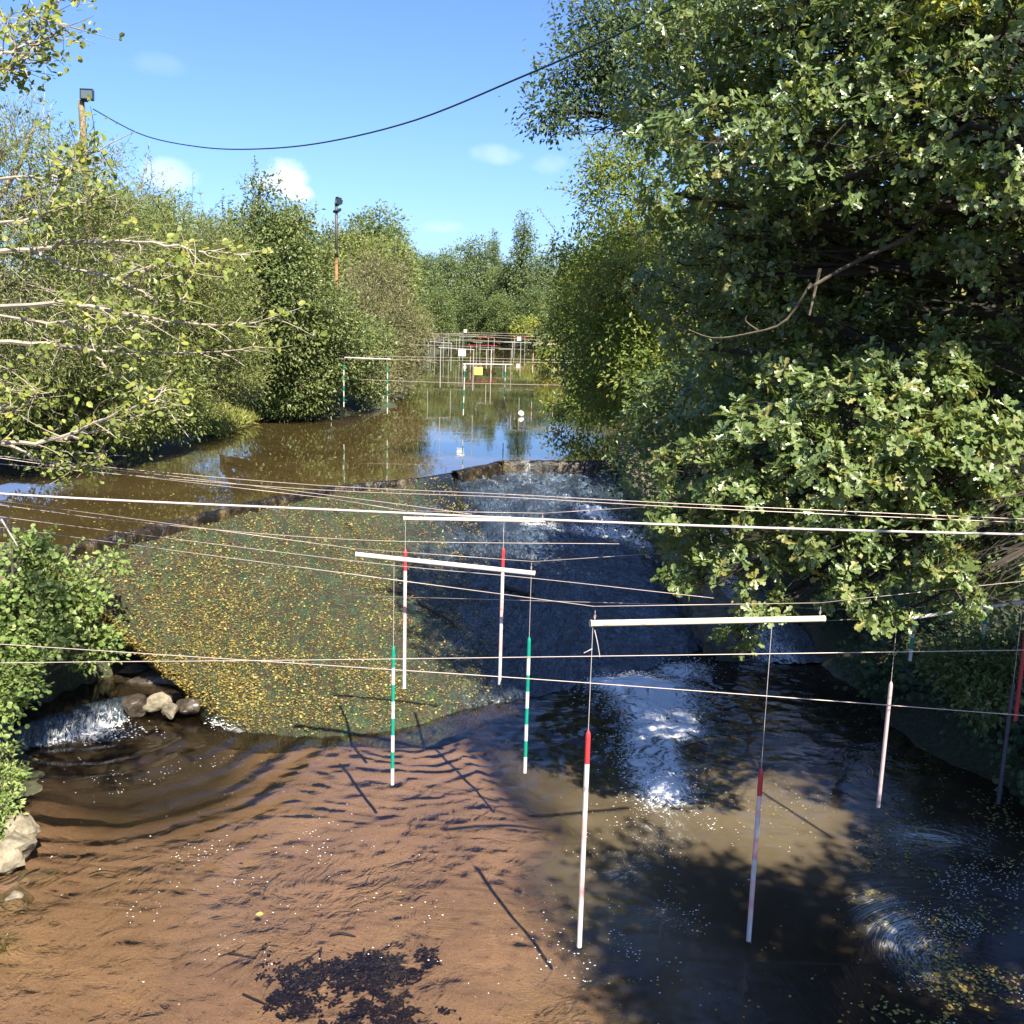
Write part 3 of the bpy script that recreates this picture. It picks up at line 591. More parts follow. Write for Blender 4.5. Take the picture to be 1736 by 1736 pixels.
def add_leaves(mb, kind, P, D, Nn, S, var, mi=0):
    T, Fc = LEAF[kind]; D = norm(D); side = norm(np.cross(Nn, D)); n3 = np.cross(D, side); n = len(P)
    S = np.broadcast_to(S, (n,))
    V = P[:, None] + S[:, None, None] * (T[None, :, 0:1] * D[:, None] + T[None, :, 1:2] * side[:, None] + T[None, :, 2:3] * n3[:, None])
    Fn = (Fc[None] + (np.arange(n) * len(T))[:, None, None]).reshape(-1, 3)
    mb.add(V.reshape(-1, 3), Fn, mi, var=np.repeat(var, len(T)))
SUNv = A(tuple(SUN))
def clumps(rg, lobes, n, shell=.55, up=.0):
    w_ = A([l[1][0] * l[1][2] + l[1][0] * l[1][1] for l in lobes]); ids = rg.choice(len(lobes), n, p=w_ / w_.sum())
    d_ = norm(rg.normal(size=(n, 3))); d_[:, 2] += up; d_ = norm(d_)
    r_ = shell + (1 - shell) * rg.random(n) ** .6
    r_ *= 1 + .22 * fbm(d_[:, 0] * 2.2 + ids * 3.1, d_[:, 1] * 2.2 + d_[:, 2] * 2.7, 3)
    Cc = A([tuple(l[0]) for l in lobes])[ids]; R_ = A([l[1] for l in lobes])[ids]
    return Cc + d_ * R_ * r_[:, None], d_, ids
def crown(mb, rg, lobes, n, per, cr, kind, ln, droop=.2, shell=.5, flat=.7, up=0., rosette=False, vbase=0., keep=None):
    Pc, Dc, ids = clumps(rg, lobes, n, shell, up)
    if keep is not None: kk = keep(Pc); Pc, Dc, ids = Pc[kk], Dc[kk], ids[kk]; n = len(Pc)
    cvar = np.clip(.45 + vbase + .22 * rg.normal(size=n) , 0, 1)
    k = per; m = n * k
    P_ = np.repeat(Pc, k, 0); out = np.repeat(Dc, k, 0)
    if rosette:
        ax = norm(out * .7 + SUNv * .35 + A([0, 0, .2]) + .45 * np.repeat(rg.normal(size=(n, 3)), k, 0))
        ph = np.tile(np.arange(k) * 2 * np.pi / k, n) + np.repeat(rg.random(n) * 6.28, k) + rg.normal(size=m) * .3
        u_ = norm(np.cross(ax, A([.31, .2, .93]))); v_ = np.cross(ax, u_)
        rad = np.cos(ph)[:, None] * u_ + np.sin(ph)[:, None] * v_
        D_ = norm(rad + ax * rg.uniform(-.1, .8, m)[:, None] + A([0, 0, -droop]) * rg.random(m)[:, None]); Nn = norm(ax - .3 * rad + .28 * rg.normal(size=(m, 3)))
        P_ = P_ + ax * (rg.normal(size=m) * cr * .25)[:, None] + rad * cr * .05
    else:
        off = rg.normal(size=(m, 3)) * cr * A([1, 1, flat]) * .6; P_ = P_ + off
        D_ = norm(out * .5 + norm(off) * .6 + rg.normal(size=(m, 3)) * .55 + A([0, 0, -droop])); Nn = norm(A([0, 0, .65]) + .35 * out + .25 * SUNv + .55 * rg.normal(size=(m, 3)))
    S_ = ln * rg.uniform(.65, 1.2, m)
    add_leaves(mb, kind, P_, D_, Nn, S_, np.clip(np.repeat(cvar, k) + .13 * rg.normal(size=m) + .5 * (rg.random(m) > .985), 0, 1))
    return Pc, ids
def shoots(mb, mw, rg, lobes, n, L0, kind, ln, per=12, up=.8):
    Pc, Dc, ids = clumps(rg, lobes, n, .85, .5)
    for p, d_ in zip(Pc, Dc):
        L = L0 * rg.uniform(.4, 1.2); dr = norm(d_ * .6 + A([0, 0, up]) + rg.normal(size=3) * .3); s_ = np.linspace(0, 1, per)
        pts = p - dr * .15 * L + dr * (s_ * L)[:, None] + (rg.normal(size=3) * .22 * L) * (s_ ** 2)[:, None]
        tube(mw, pts[[0, per // 3, 2 * per // 3, per - 1]], np.linspace(.008, .003, 4) * max(1, ln / .12), 3, cap=False)
        sd = rg.normal(size=(per, 3)); lf = np.repeat(pts, 2, 0) + rg.normal(size=(2 * per, 3)) * ln * .15
        add_leaves(mb, kind, lf, norm(rg.normal(size=(2 * per, 3)) + dr * .7), norm(A([0, 0, .5]) + SUNv * .3 + rg.normal(size=(2 * per, 3)) * .6), ln * rg.uniform(.5, 1, 2 * per), np.clip(.55 + .2 * rg.normal(size=2 * per), 0, 1))
def limbs(mb, rg, base, lobes, Pc, ids, r0_, top=None, twig=.012, frac=.25, sides=7, twmax=260):
    base = A(base); cen = A([tuple(l[0]) for l in lobes]); top = A(top) if top is not None else A([*(cen[:, :2].mean(0) * .5 + base[:2] * .5), cen[:, 2].max()])
    n = 9; s_ = np.linspace(0, 1, n); trunk = base + (top - base) * s_[:, None] + A([1, 1, 0]) * (rg.normal(size=(n, 3)) * .03 * np.linalg.norm(top - base)) * (s_ * (1 - s_) * 4)[:, None]
    tube(mb, trunk, r0_ * (1 - .82 * s_), sides + 2)
    for i, l in enumerate(lobes):
        c_ = A(tuple(l[0])); h_ = np.clip((c_[2] - base[2]) / (top[2] - base[2] + 1e-6) - .18, .08, .95)
        a = np.array([np.interp(h_, s_, trunk[:, k]) for k in range(3)]); ra0 = r0_ * (1 - .82 * h_) * .55
        mid = (a + c_) / 2 + A([0, 0, .12 * np.linalg.norm(c_ - a)]) + rg.normal(size=3) * .06 * np.linalg.norm(c_ - a)
        L_ = smooth_path([a, mid, c_], 8); tube(mb, L_, np.linspace(ra0, max(ra0 * .3, twig * 1.4), 8), sides - 1)
        mine = np.where(ids == i)[0]
        if len(mine) == 0: continue
        for q in mine[rg.random(len(mine)) < frac][:twmax]:
            st = L_[rg.integers(3, 8)]; e_ = Pc[q]; md = (st + e_) / 2 + rg.normal(size=3) * .10 * np.linalg.norm(e_ - st)
            tube(mb, smooth_path([st, md, e_], 4), np.linspace(max(ra0 * .22, twig), twig * .5, 4), 3, cap=False)
def tree(name, label, cat, base, lobes, mat, bark, n, per, cr, kind, ln, r0_, seed, group=None, top=None, frac=.25, shoot=(0, 0), **kw):
    rg = np.random.default_rng(seed); root = thing(name, label, cat, tuple(base), group)
    mb = MB(); tw = kw.pop('twig', .012); Pc, ids = crown(mb, rg, lobes, n, per, cr, kind, ln, **kw); mw = MB()
    if shoot[0]: shoots(mb, mw, rg, lobes, shoot[0], shoot[1], kind, ln)
    fo = mb.build('crown', M[mat], root); fo['kind'] = 'stuff'
    limbs(mw, rg, base, lobes, Pc, ids, r0_, top, tw, frac); mw.build('trunk', M[bark], root)
    return root
def LB_(px, py, Y, r, rz=None, ry=None): 
    p = PY(px, py, Y); return (tuple(p), (r, ry or r, rz or r * .85))
def gz(x, y): 
    i = np.clip(np.searchsorted(xs, x), 0, len(xs) - 1); j = np.clip(np.searchsorted(ys, y), 0, len(ys) - 1); return float(GZ[i, j])
def gbase(px, py, Y):
    p = PY(px, py, Y); l_, r_ = banks(A([Y])); x = p.x
    if l_[0] - 1.3 < x < 0: x = l_[0] - 1.3
    if 0 <= x < r_[0] + .8: x = r_[0] + .8
    return (x, p.y, gz(x, p.y) - .1)

# --- right bank: the big oak, nearest tree
oakL = [LB_(*a) for a in ((1215, 70, 12.5, 1.15), (1390, 60, 12, 1.3), (1560, 40, 11.5, 1.3), (1700, 60, 10.5, 1.3), (1230, 240, 11.5, .95), (1350, 230, 11, .75), (1150, 330, 12.5, .6), (1480, 180, 10.8, .9), (1640, 210, 10.2, .9),
      (1430, 300, 10.6, .6), (1610, 290, 10.3, .5), (1720, 300, 9.6, .6), (1240, 400, 13, 1.1), (1560, 130, 10.8, .7), (1300, -40, 12, 1.3), (1500, -80, 11.5, 1.5), (1720, -120, 11, 1.5), (1250, 470, 12.2, .6), (1360, 530, 12, .5), (1600, 430, 11.2, .5), (1700, 440, 10.6, .6), (1500, 360, 11, .5), (1650, 570, 11.6, .6), (1200, 590, 12.6, .5), (1480, 520, 12.2, .5), (1330, 360, 11.8, .45))]
oakL = [(c, (r[0], r[1], r[0] * .55)) for c, r in oakL]
oakL += [LB_(*a) for a in ((1320, 420, 15, 1.6), (1500, 420, 15.5, 1.9), (1680, 430, 14.5, 1.8), (1180, 500, 16, 1.1), (1180, 150, 13.5, 1.2))]
oakI = [LB_(*a) for a in ((1320, 430, 14.2, 1.4), (1500, 430, 14.2, 1.5), (1660, 420, 13.6, 1.5), (1250, 520, 15.5, 1.3), (1400, 560, 15, 1.5), (1560, 560, 14.5, 1.6), (1720, 540, 13.5, 1.6), (1330, 300, 14.5, 1.5), (1520, 300, 14, 1.5), (1700, 300, 13, 1.5), (1450, 170, 14, 1.6), (1620, 130, 13, 1.5))]
oak = tree('oak_tree', 'large spreading oak with lobed leaves leaning over the right side of the weir', 'tree', (11.0, 12.0, gz(11, 12) - .1), oakL, 'oak', 'barkdark', 4800, 7, .12, 'oak', .115, .26, 101, top=(8.4, 12.6, 12.5), rosette=True, shoot=(140, .5), shell=.45, vbase=.05, twig=.010, frac=.16)
mb = MB(); crown(mb, np.random.default_rng(78), oakI, 3400, 8, .26, 'oaklow', .13, shell=.25, vbase=.22); mb.build('inner_crown', M['oak'], oak)['kind'] = 'stuff'  # inner leaves coloured lighter to lift the shade inside the crown
# lower sunlit bough with individually built leaves on its nearest twigs
bo = [LB_(*a) for a in ((1310, 745, 9.2, .62, .40), (1450, 690, 9.0, .62, .42), (1570, 670, 9.0, .55, .38), (1190, 805, 9.6, .50, .34), (1150, 870, 9.6, .34, .20), (1430, 820, 8.8, .62, .42), (1580, 790, 8.6, .62, .45), (1660, 760, 8.5, .42, .32), (1270, 850, 9.2, .50, .26), (1260, 960, 9.2, .48, .26), (1400, 930, 8.8, .55, .33), (1550, 910, 8.5, .55, .42), (1620, 1000, 8.4, .34, .25), (1160, 985, 9.5, .26, .12), (1440, 1010, 8.7, .34, .18), (1500, 1055, 8.5, .26, .14), (1300, 1035, 9.0, .30, .14), (1250, 1085, 9.2, .22, .10), (1690, 860, 8.6, .34, .30), (1350, 650, 9.6, .5, .3), (1480, 620, 9.2, .22, .22), (1600, 610, 9.1, .22, .22))]
bo = [(tuple((Vector(c) - CAM) * 1.2 + CAM), tuple(x * 1.2 for x in r)) for c, r in bo]
bd = [LB_(a[0], a[1], a[2] * 1.16, a[3] * 1.1) for a in ((1330, 800, 10.8, .8), (1480, 780, 10.6, .9), (1600, 880, 10.4, .8), (1250, 700, 11.6, .8), (1180, 900, 11.0, .5), (1400, 900, 10.4, .6), (1700, 700, 10.6, .8), (1720, 950, 10.0, .6))]
rg = np.random.default_rng(77); mb = MB(); Pc, ids = crown(mb, rg, bo, 1450, 8, .10, 'oak', .12, rosette=True, shell=.35, vbase=.15, up=.35)
fo = mb.build('bough_foliage', M['oak'], oak); fo['kind'] = 'stuff'
fc = PZ(1110, 1215, 0)
def lit_foam(P_):                   # opening cut for light: drops clumps that would shade the white water
    x = P_[:, 0] - SUN.x / SUN.z * P_[:, 2]; y = P_[:, 1] - SUN.y / SUN.z * P_[:, 2]
    return ((x - fc.x) / .75) ** 2 + ((y - fc.y) / 1.5) ** 2 > 1
mb = MB(); crown(mb, rg, bd, 1300, 7, .12, 'oaklow', .13, rosette=True, shell=.3, vbase=-.02, keep=lit_foam); fo = mb.build('bough_foliage', M['oak'], oak); fo['kind'] = 'stuff'
mb = MB(); limbs(mb, rg, (10.2, 12.2, 4.6), bo, Pc, ids, .10, top=(4.2, 10.8, 5.0), twig=.006, frac=.5); mb.build('bough', M['barkdark'], oak)
lm = []
for v in (.35, .5, .62, .75, .9):
    mb = MB(); add_leaves(mb, 'oak', A([(0, 0, 0)]), A([(1, 0, 0)]), A([(0, 0, 1)]), .13, A([v])); lm.append(mb.mesh('oak_leaf', M['oak']))
near = np.argsort(-(Pc @ SUNv) + .8 * np.linalg.norm(Pc - A((0, 0, CAMZ)), axis=1))[:43]
for q in near:                                        # the 300 nearest leaves, one object each
    axv = Vector(tuple(norm(SUNv * .8 + rg.normal(size=3) * .4 + A([0, -.3, .3]))))
    qt = axv.to_track_quat('Z', 'Y'); a0 = rg.random() * 6.28
    for k in range(7):
        o = link('oak_leaf', lm[rg.integers(5)], oak)
        R = qt.to_matrix() @ Matrix.Rotation(a0 + k * .9 + rg.normal() * .15, 3, 'Z') @ Matrix.Rotation(-.35 + .3 * rg.normal(), 3, 'Y')
        s = rg.uniform(.75, 1.1); mt = R.to_4x4() @ Matrix.Scale(s, 4); mt.translation = Vector(tuple(Pc[q])) + axv * .05
        o.matrix_basis = mt
gp = PZ(1310, 1385, 0)
def gap(P_):                        # crown shaped for its shadow
    x = P_[:, 0] - SUN.x / SUN.z * P_[:, 2]; y = P_[:, 1] - SUN.y / SUN.z * P_[:, 2]
    q = lambda z: (P_[:, 0] - SUN.x / SUN.z * (P_[:, 2] - z), P_[:, 1] - SUN.y / SUN.z * (P_[:, 2] - z))
    bx, by = q(5.2); ox, oy = q(9.0)
    lit = ((bx > 1.2) & (bx < 6.2) & (by > 9.8) & (by < 11.8)) | ((ox > 1.8) & (ox < 6.4) & (oy > 10.2) & (oy < 12.8))
    return ~lit & (((x - gp.x) / 1.45) ** 2 + ((y - gp.y) / 1.15) ** 2 > 1) & (x > np.interp(y, (7, 9, 10.5, 12, 13), (1.6, 1.4, 1.0, .9, .6)))
tree('oak_tree', 'second oak on the right bank beside the viewer, only its shade and edge showing', 'tree', (12.2, 5.0, gz(12.2, 5) - .1),
     [((x, y, z), (r, r, r * .7)) for (x, y, z, r) in ((7.8, 12.0, 10.2, 2.3), (9.4, 8.5, 9.5, 2.4), (8.8, 4.6, 8.8, 2.1), (11.5, 12, 12, 2.6), (8.6, 10.2, 12.8, 2.2), (6.6, 15.8, 11.5, 2.0), (10.6, 4.0, 9.5, 2.4), (6.5, 2.5, 8.6, 1.6), (12, 7, 10, 2.8), (9, 6.4, 7.4, 1.8), (9.5, 14, 8.5, 2.0), (5.2, 3.4, 8.2, 1.5), (4.4, 2.2, 8.0, 1.2), (11, 1.0, 9, 2.6), (6.0, 1.5, 7.5, 1.5), (6.3, 7.6, 10.5, 1.6), (8, 0, 8, 2))],
     'oak', 'barkdark', 9200, 8, .34, 'diamond', .23, .42, 102, top=(10, 6, 11), shell=.3, frac=.05, keep=gap)
mb = MB(); crown(mb, rg, [LB_(1600, 5, 10.3, .22), LB_(1640, 25, 10.3, .14), LB_(1565, 30, 10.4, .14)], 34, 7, .1, 'oak', .11, rosette=True, shell=.2, vbase=.5); o = mb.build('yellowed_leaves', M['alderyellow'], oak); o['kind'] = 'stuff'; o['label'] = 'yellow autumn leaves at the top of the oak'
# bare sunlit branch through the shade of the oak
mb = MB()
for pts, ra in ((((1640, 320, 11.2), (1590, 345, 11.0), (1540, 400, 10.9), (1480, 430, 10.9), (1420, 460, 10.8), (1370, 490, 10.8)), (.032, .016)), (((1390, 455, 10.8), (1380, 500, 10.8), (1372, 535, 10.7)), (.018, .010)), (((1700, 360, 11), (1640, 350, 11.1), (1590, 350, 11.0)), (.015, .02)),
                ((((1375, 480, 10.8), (1330, 545, 10.9), (1270, 565, 11), (1210, 573, 11.1), (1170, 560, 11.2))), (.015, .006)), (((1285, 560, 11), (1265, 545, 11), (1266, 535, 11)), (.010, .005))):
    pp = smooth_path([PY(*p) for p in pts], 14); tube(mb, pp, np.linspace(*ra, 14), 6)
mb.build('dead_branch', M['bark'], oak)

# --- right bank: ash and other trees further up
tree('ash_tree', 'tall blue green ash whose crown stands against the sky left of the oak', 'tree', gbase(1290, 700, 24), [LB_(*a) for a in ((980, 120, 22, .95), (1060, 70, 22, 1.15), (925, 190, 22, .55), (1100, 180, 22, .9), (1000, 30, 22.5, .7), (1130, 30, 22, 1.2), (960, 200, 21.5, .5), (1030, 150, 22, .8), (1210, 100, 23, 1.6))],
     'ashblue', 'barkdark', 950, 15, .30, 'diamond', .12, .26, 111, shoot=(90, .7), top=PY(1230, 60, 24), shell=.25, droop=.4, frac=.35, twig=.014)
tree('ash_tree', 'yellow green ash overhanging the river with a bright yellowing tuft', 'tree', gbase(1180, 700, 31), [LB_(*a) for a in ((1060, 330, 29, 1.5), (1010, 440, 31, 1.4), (970, 430, 32, .6), (1060, 480, 28, 1.5), (1000, 540, 30, 1.5), (1110, 420, 28, 1.7), (1090, 560, 27, 1.6), (1030, 620, 29, 1.5), (1130, 640, 26, 1.4), (1040, 660, 31, 1.0), (1045, 270, 29, .9), (1160, 500, 28, 2.0))],
     'ash', 'bark', 2600, 13, .34, 'diamond', .14, .24, 112, shoot=(150, .8), top=PY(1110, 300, 30), shell=.35, droop=.35, frac=.2)
tree('ash_sapling', 'bright yellow ash tuft lit by sun in front of the darker ash', 'tree', gbase(1190, 720, 26), [LB_(*a) for a in ((1060, 480, 26, .75), (1020, 500, 26.4, .5), (1090, 455, 26, .4), (1040, 450, 26, .4))], 'alderyellow', 'bark', 260, 14, .28, 'narrow', .15, .07, 113, top=PY(1080, 440, 26), shell=.2, frac=.5)
tree('alder_tree', 'dark alder leaning low over the water on the right bank', 'tree', gbase(1150, 720, 33), [LB_(*a) for a in ((1000, 655, 37, .9), (1030, 600, 38, 1.5), (1000, 560, 42, 1.3), (1060, 660, 33, 1.4), (950, 695, 38, .5), (1000, 690, 36, .8), (1010, 500, 44, 1.5), (985, 470, 48, 1.2))], 'ash', 'barkdark', 1700, 12, .36, 'diamond', .15, .18, 114, shoot=(90, .8), top=PY(1010, 500, 40), shell=.4, droop=.3)
tree('bramble_thicket', 'dark green thicket on the bank behind the sunlit oak bough', 'shrub', gbase(1400, 780, 19), [LB_(*a) for a in ((1150, 690, 20, 1.0), (1250, 660, 19, 1.2), (1370, 640, 18, 1.2), (1130, 740, 21, .7), (1500, 660, 17, 1.3), (1640, 640, 16, 1.4), (1720, 760, 14, 1.3), (1300, 800, 18, 1.2), (1450, 850, 17, 1.4), (1600, 900, 15, 1.2), (1710, 900, 14, 1.0), (1170, 850, 20, .5), (1085, 800, 24.2, .55), (1100, 845, 23, .6), (1125, 900, 21.5, .55), (1060, 770, 26.6, .4))], 'oak', 'barkdark', 1900, 9, .32, 'oaklow', .15, .12, 115, shoot=(70, .6), shell=.3, vbase=-.12)
tree('nettle_clump', 'dark green nettles on the right bank below the oak', 'shrub', gbase(1650, 1190, 14.5), [LB_(*a) for a in ((1640, 1130, 15, .55), (1710, 1140, 14.5, .5), (1660, 1190, 14.2, .35), (1730, 1080, 15, .6), (1600, 1110, 15.6, .35))], 'alder', 'bark', 330, 11, .18, 'diamond', .11, .03, 116, shell=.2)
tree('shade_cover', 'added dark low growth standing in for deep shade on the right bank below the oak', 'shrub', (7.8, 15.5, gz(7.8, 15.5)), [((x, y, gz(x, y) + .25), (.9, .9, .45)) for (x, y) in ((6.9, 17.5), (7.3, 16), (7.6, 14.6), (7.9, 13.2), (8.2, 11.8), (8.6, 10.4), (8.6, 16.5), (9, 14.5), (9.3, 12.5), (8, 18.5), (6.9, 19.5), (9.5, 10.5), (7.2, 21), (8.8, 9))], 'ashblue', 'barkdark', 1500, 8, .3, 'round', .11, .04, 141, shell=.2, vbase=-.2, frac=.1)  # added ground cover, coloured dark in place of shade on the bank
tree('willow_shrub', 'small bright yellow green shrub at the water beyond the right hand gates', 'shrub', gbase(925, 620, 78), [LB_(*a) for a in ((930, 592, 78, .9), (922, 612, 78, .8), (938, 610, 76, .7))], 'ash', 'bark', 140, 12, .4, 'diamond', .25, .06, 117, shell=.2, vbase=.25)
tree('willow_shrub', 'bright yellow green bush in front of the far wood near red bar', 'shrub', gbase(885, 585, 150), [LB_(*a) for a in ((885, 556, 150, 1.6), (900, 548, 152, 1.2), (876, 560, 150, 1.0))], 'ash', 'bark', 120, 10, .6, 'diamond', .45, .06, 118, shell=.2, vbase=.25)

# --- left bank
tree('willow_tree', 'tall olive willow with bare grey twigs on top at the left edge', 'tree', gbase(20, 720, 22), [LB_(*a) for a in ((60, 330, 21, 1.7), (160, 290, 21, .9), (30, 240, 21, .8), (40, 470, 21, 2.0), (170, 430, 21.5, 1.5), (130, 560, 21.5, 1.6), (20, 620, 21.5, 1.6), (-80, 380, 21, 2.0), (-80, 600, 21, 2), (215, 360, 22, .8))], 'willow', 'barkpale', 3400, 13, .30, 'narrow', .12, .16, 121, shoot=(150, 1.1), top=PY(60, 210, 21), shell=.3, droop=.1, frac=.26, twig=.010)
tree('sallow_bush', 'dense dark sallow bush overhanging the upper river on the left', 'shrub', gbase(120, 700, 24), [LB_(*a) for a in ((60, 680, 23, 1.2), (150, 690, 23.5, 1.1), (230, 690, 25, 1.1), (30, 730, 22.5, .7), (270, 640, 26, 1.2), (180, 620, 24, 1.2), (300, 700, 27, .8), (110, 730, 23.5, .6), (220, 740, 25.5, .5))], 'willow', 'bark', 2000, 13, .28, 'diamond', .11, .10, 122, shoot=(110, .6), shell=.35, droop=.3, vbase=-.12)
tree('willow_tree', 'olive green willow between the tall willow and the alder on the left bank', 'tree', gbase(300, 690, 28), [LB_(*a) for a in ((290, 420, 27, 1.2), (340, 480, 27.5, 1.5), (290, 540, 27, 1.6), (370, 590, 29, 1.4), (320, 640, 28, 1.2), (250, 470, 26, 1.2), (260, 330, 26, .5), (380, 420, 29, .9), (410, 650, 31, .8))], 'willow', 'bark', 2500, 13, .32, 'narrow', .14, .14, 123, shoot=(150, .9), top=PY(300, 380, 27), shell=.35, droop=.1, vbase=.05, frac=.35)
tree('alder_tree', 'green alder with a pointed leafy top on the left bank under the cloud', 'tree', gbase(480, 680, 35), [LB_(*a) for a in ((440, 330, 34, .45, .9), (430, 400, 34, 1.1), (490, 380, 34, .7), (505, 365, 35, .45), (492, 430, 34.5, 1.2), (440, 480, 34, 1.7), (528, 525, 36, 1.5), (470, 560, 35, 1.6), (560, 580, 37, 1.6), (500, 630, 36, 1.5), (600, 630, 40, 1.1), (540, 670, 37.5, .8), (620, 580, 40, 1.2), (450, 620, 36, 1.0), (400, 500, 35, 1.3), (385, 440, 34.5, .8), (480, 680, 36.5, .7), (625, 665, 41, .7))], 'alder', 'bark', 3400, 12, .36, 'diamond', .15, .20, 124, shoot=(170, 1.0), top=PY(445, 310, 34), shell=.35, droop=.2)
tree('alder_bush', 'bright green low alder bush at the water below the dark alder', 'shrub', gbase(490, 700, 37), [LB_(*a) for a in ((480, 660, 36, .6), (510, 675, 36.5, .6), (465, 685, 36, .4), (520, 695, 36.6, .35))], 'bush', 'bark', 190, 12, .22, 'diamond', .17, .05, 125, shell=.2)
tree('willow_tree', 'pale beige green willow leaning out beyond the two green gate poles', 'tree', gbase(640, 660, 50), [LB_(*a) for a in ((640, 480, 52, 1.6), (680, 560, 49, 1.5), (650, 600, 47, 1.4), (690, 610, 50, 1.0), (610, 530, 50, 1.6), (670, 640, 47, .8), (640, 650, 45, .9))], 'pale', 'bark', 2200, 12, .42, 'narrow', .20, .16, 126, shoot=(150, 1.2), top=PY(645, 440, 52), shell=.4, frac=.3)
tree('willow_tree', 'green willow behind the rusty lamp post on the left', 'tree', gbase(600, 640, 60), [LB_(*a) for a in ((600, 450, 62, 2.0), (650, 450, 66, 1.9), (560, 470, 58, 1.6), (660, 490, 72, 1.9), (680, 545, 76, 1.6), (560, 420, 60, 1.0))], 'willow', 'bark', 1900, 12, .55, 'diamond', .24, .2, 127, shoot=(120, 1.2), shell=.45)
mb = MB(); rg = np.random.default_rng(5); n = 9000; a = rg.random((n, 2)); q0 = A([tuple(PZ(*p, UP)) for p in ((350, 742), (460, 705), (425, 690), (345, 715))])
Pg = (q0[0] * (1 - a[:, :1]) + q0[1] * a[:, :1]) * (1 - a[:, 1:]) + (q0[3] * (1 - a[:, :1]) + q0[2] * a[:, :1]) * a[:, 1:] + rg.normal(size=(n, 3)) * A([.2, .3, 0]); Pg[:, 2] += .05 + .8 * a[:, 1] ** .8 * rg.uniform(.5, 1, n)
add_leaves(mb, 'narrow', Pg, A([.3, -.2, .5]) + rg.normal(size=(n, 3)) * .4, norm(rg.normal(size=(n, 3))), .35, rg.random(n)); tag(mb.build('bank_grass', M['grass']), 'yellow green grass hanging over the water on the left bank', kind='stuff')

# --- far wood closing the view: a few crowns, repeated at their own sizes
def farproto(name, lab, seed, lobes, mat, n, ln, group='trees of the far wood'):
    return tree(name, lab, 'tree', (0, 0, 0), lobes, mat, 'barkdark', n, 9, .75, 'diamond', ln, .28, seed, group=group, top=(0, 0, 17), shell=.45, frac=.05, twig=.03)
rg = np.random.default_rng(31)
def roundlobes(seed, h, wd):
    r_ = np.random.default_rng(seed); L = [((0, 0, h * .86), (wd * .45, wd * .45, h * .13))]
    for k in range(13):
        a = k * 2.4; z = h * (.18 + .6 * (k / 12)); R = wd * (.62 - .35 * max(0, z / h - .45)) * r_.uniform(.7, 1.1); L.append(((R * math.cos(a), R * math.sin(a), z), (wd * .42, wd * .42, h * .15)))
    return L
def conelobes(h, wd):
    L = [((0, 0, h * .97), (wd * .10, wd * .10, h * .06))]
    for k in range(16):
        a = k * 2.4; f_ = k / 15; R = wd * .55 * (1 - f_) ** .8; L.append(((R * math.cos(a), R * math.sin(a), h * (.12 + .80 * f_)), (wd * (.40 - .28 * f_),) * 2 + (h * .075,)))
    return L
protos = [farproto('far_tree', 'x', 201, roundlobes(1, 18, 5.2), 'far', 1500, .46), farproto('far_tree', 'x', 202, roundlobes(2, 18, 4.6), 'farblue', 1500, .46), farproto('far_conical_tree', 'x', 203, conelobes(18, 5.6), 'farblue', 1400, .42)]
used = [False] * 3
def place(pi, x, y, h, wide, label, group='trees of the far wood', rz=None):
    root = protos[pi]
    if used[pi]:
        r = root.copy(); COL.objects.link(r)
        for ch in root.children:
            c = ch.copy(); COL.objects.link(c); c.parent = r
        root = r
    used[pi] = True
    root.location = (x, y, gz(x, y) - .2); root.scale = (wide * h / 18, wide * h / 18, h / 18); root.rotation_euler.z = rng.random() * 6.28 if rz is None else rz
    root['label'] = label; root['group'] = group; return root
def far_px(pi, px, top, Y, wide, label):
    p = PY(px, top, Y); return place(pi, p.x, Y, p.z - gz(p.x, Y), wide, label)
far_px(0, 645, 338, 95, 1.15, 'tall rounded tree with a two humped top behind the rusty lamp post')
far_px(1, 610, 375, 97, .9, 'lower shoulder tree left of the tall two humped tree')
far_px(0, 690, 425, 112, .9, 'small rounded tree right below the tall two humped tree')
far_px(1, 725, 428, 150, .9, 'rounded far tree at the left end of the river gap')
far_px(0, 762, 415, 176, .95, 'second far tree from the left in the gap of the river')
far_px(1, 812, 396, 186, 1.1, 'broad rounded far tree in the middle of the river gap')
far_px(2, 838, 396, 190, .8, 'narrow pointed far tree beside the broad rounded one')
far_px(0, 855, 440, 176, .8, 'low far tree left of the tall conical tree')
far_px(2, 889, 366, 172, 1.0, 'tall conical tree standing above the far wood')
far_px(1, 925, 425, 165, .9, 'rounded far tree right of the tall conical tree')
far_px(0, 955, 455, 140, .9, 'far tree half hidden behind the yellow green ash')
far_px(0, 745, 478, 128, 1.1, 'low broad tree at the left bank where the river narrows')
far_px(1, 800, 480, 168, 1.2, 'low tree at the water below the broad rounded far tree')
far_px(0, 850, 490, 165, 1.2, 'low tree at the water left of the yellow bush')
far_px(1, 900, 480, 158, 1.1, 'low tree at the water right of the yellow bush')
for i, (x, y, h, wd) in enumerate(((-26, 30, 9, 1.2), (-30, 44, 10, 1.3), (-20, 52, 9, 1.2), (-16, 70, 10, 1.2), (-26, 64, 11, 1.2), (-20, 92, 12, 1.2), (-33, 100, 14, 1.3), (-20, 125, 13, 1.2), (-40, 150, 16, 1.4), (-30, 180, 16, 1.4), (-50, 200, 18, 1.5), (-18, 205, 16, 1.4))):
    place(i % 2, x, y, h, wd, 'rounded green tree in the wood behind the left bank shrubs', 'trees in the wood behind the left bank')
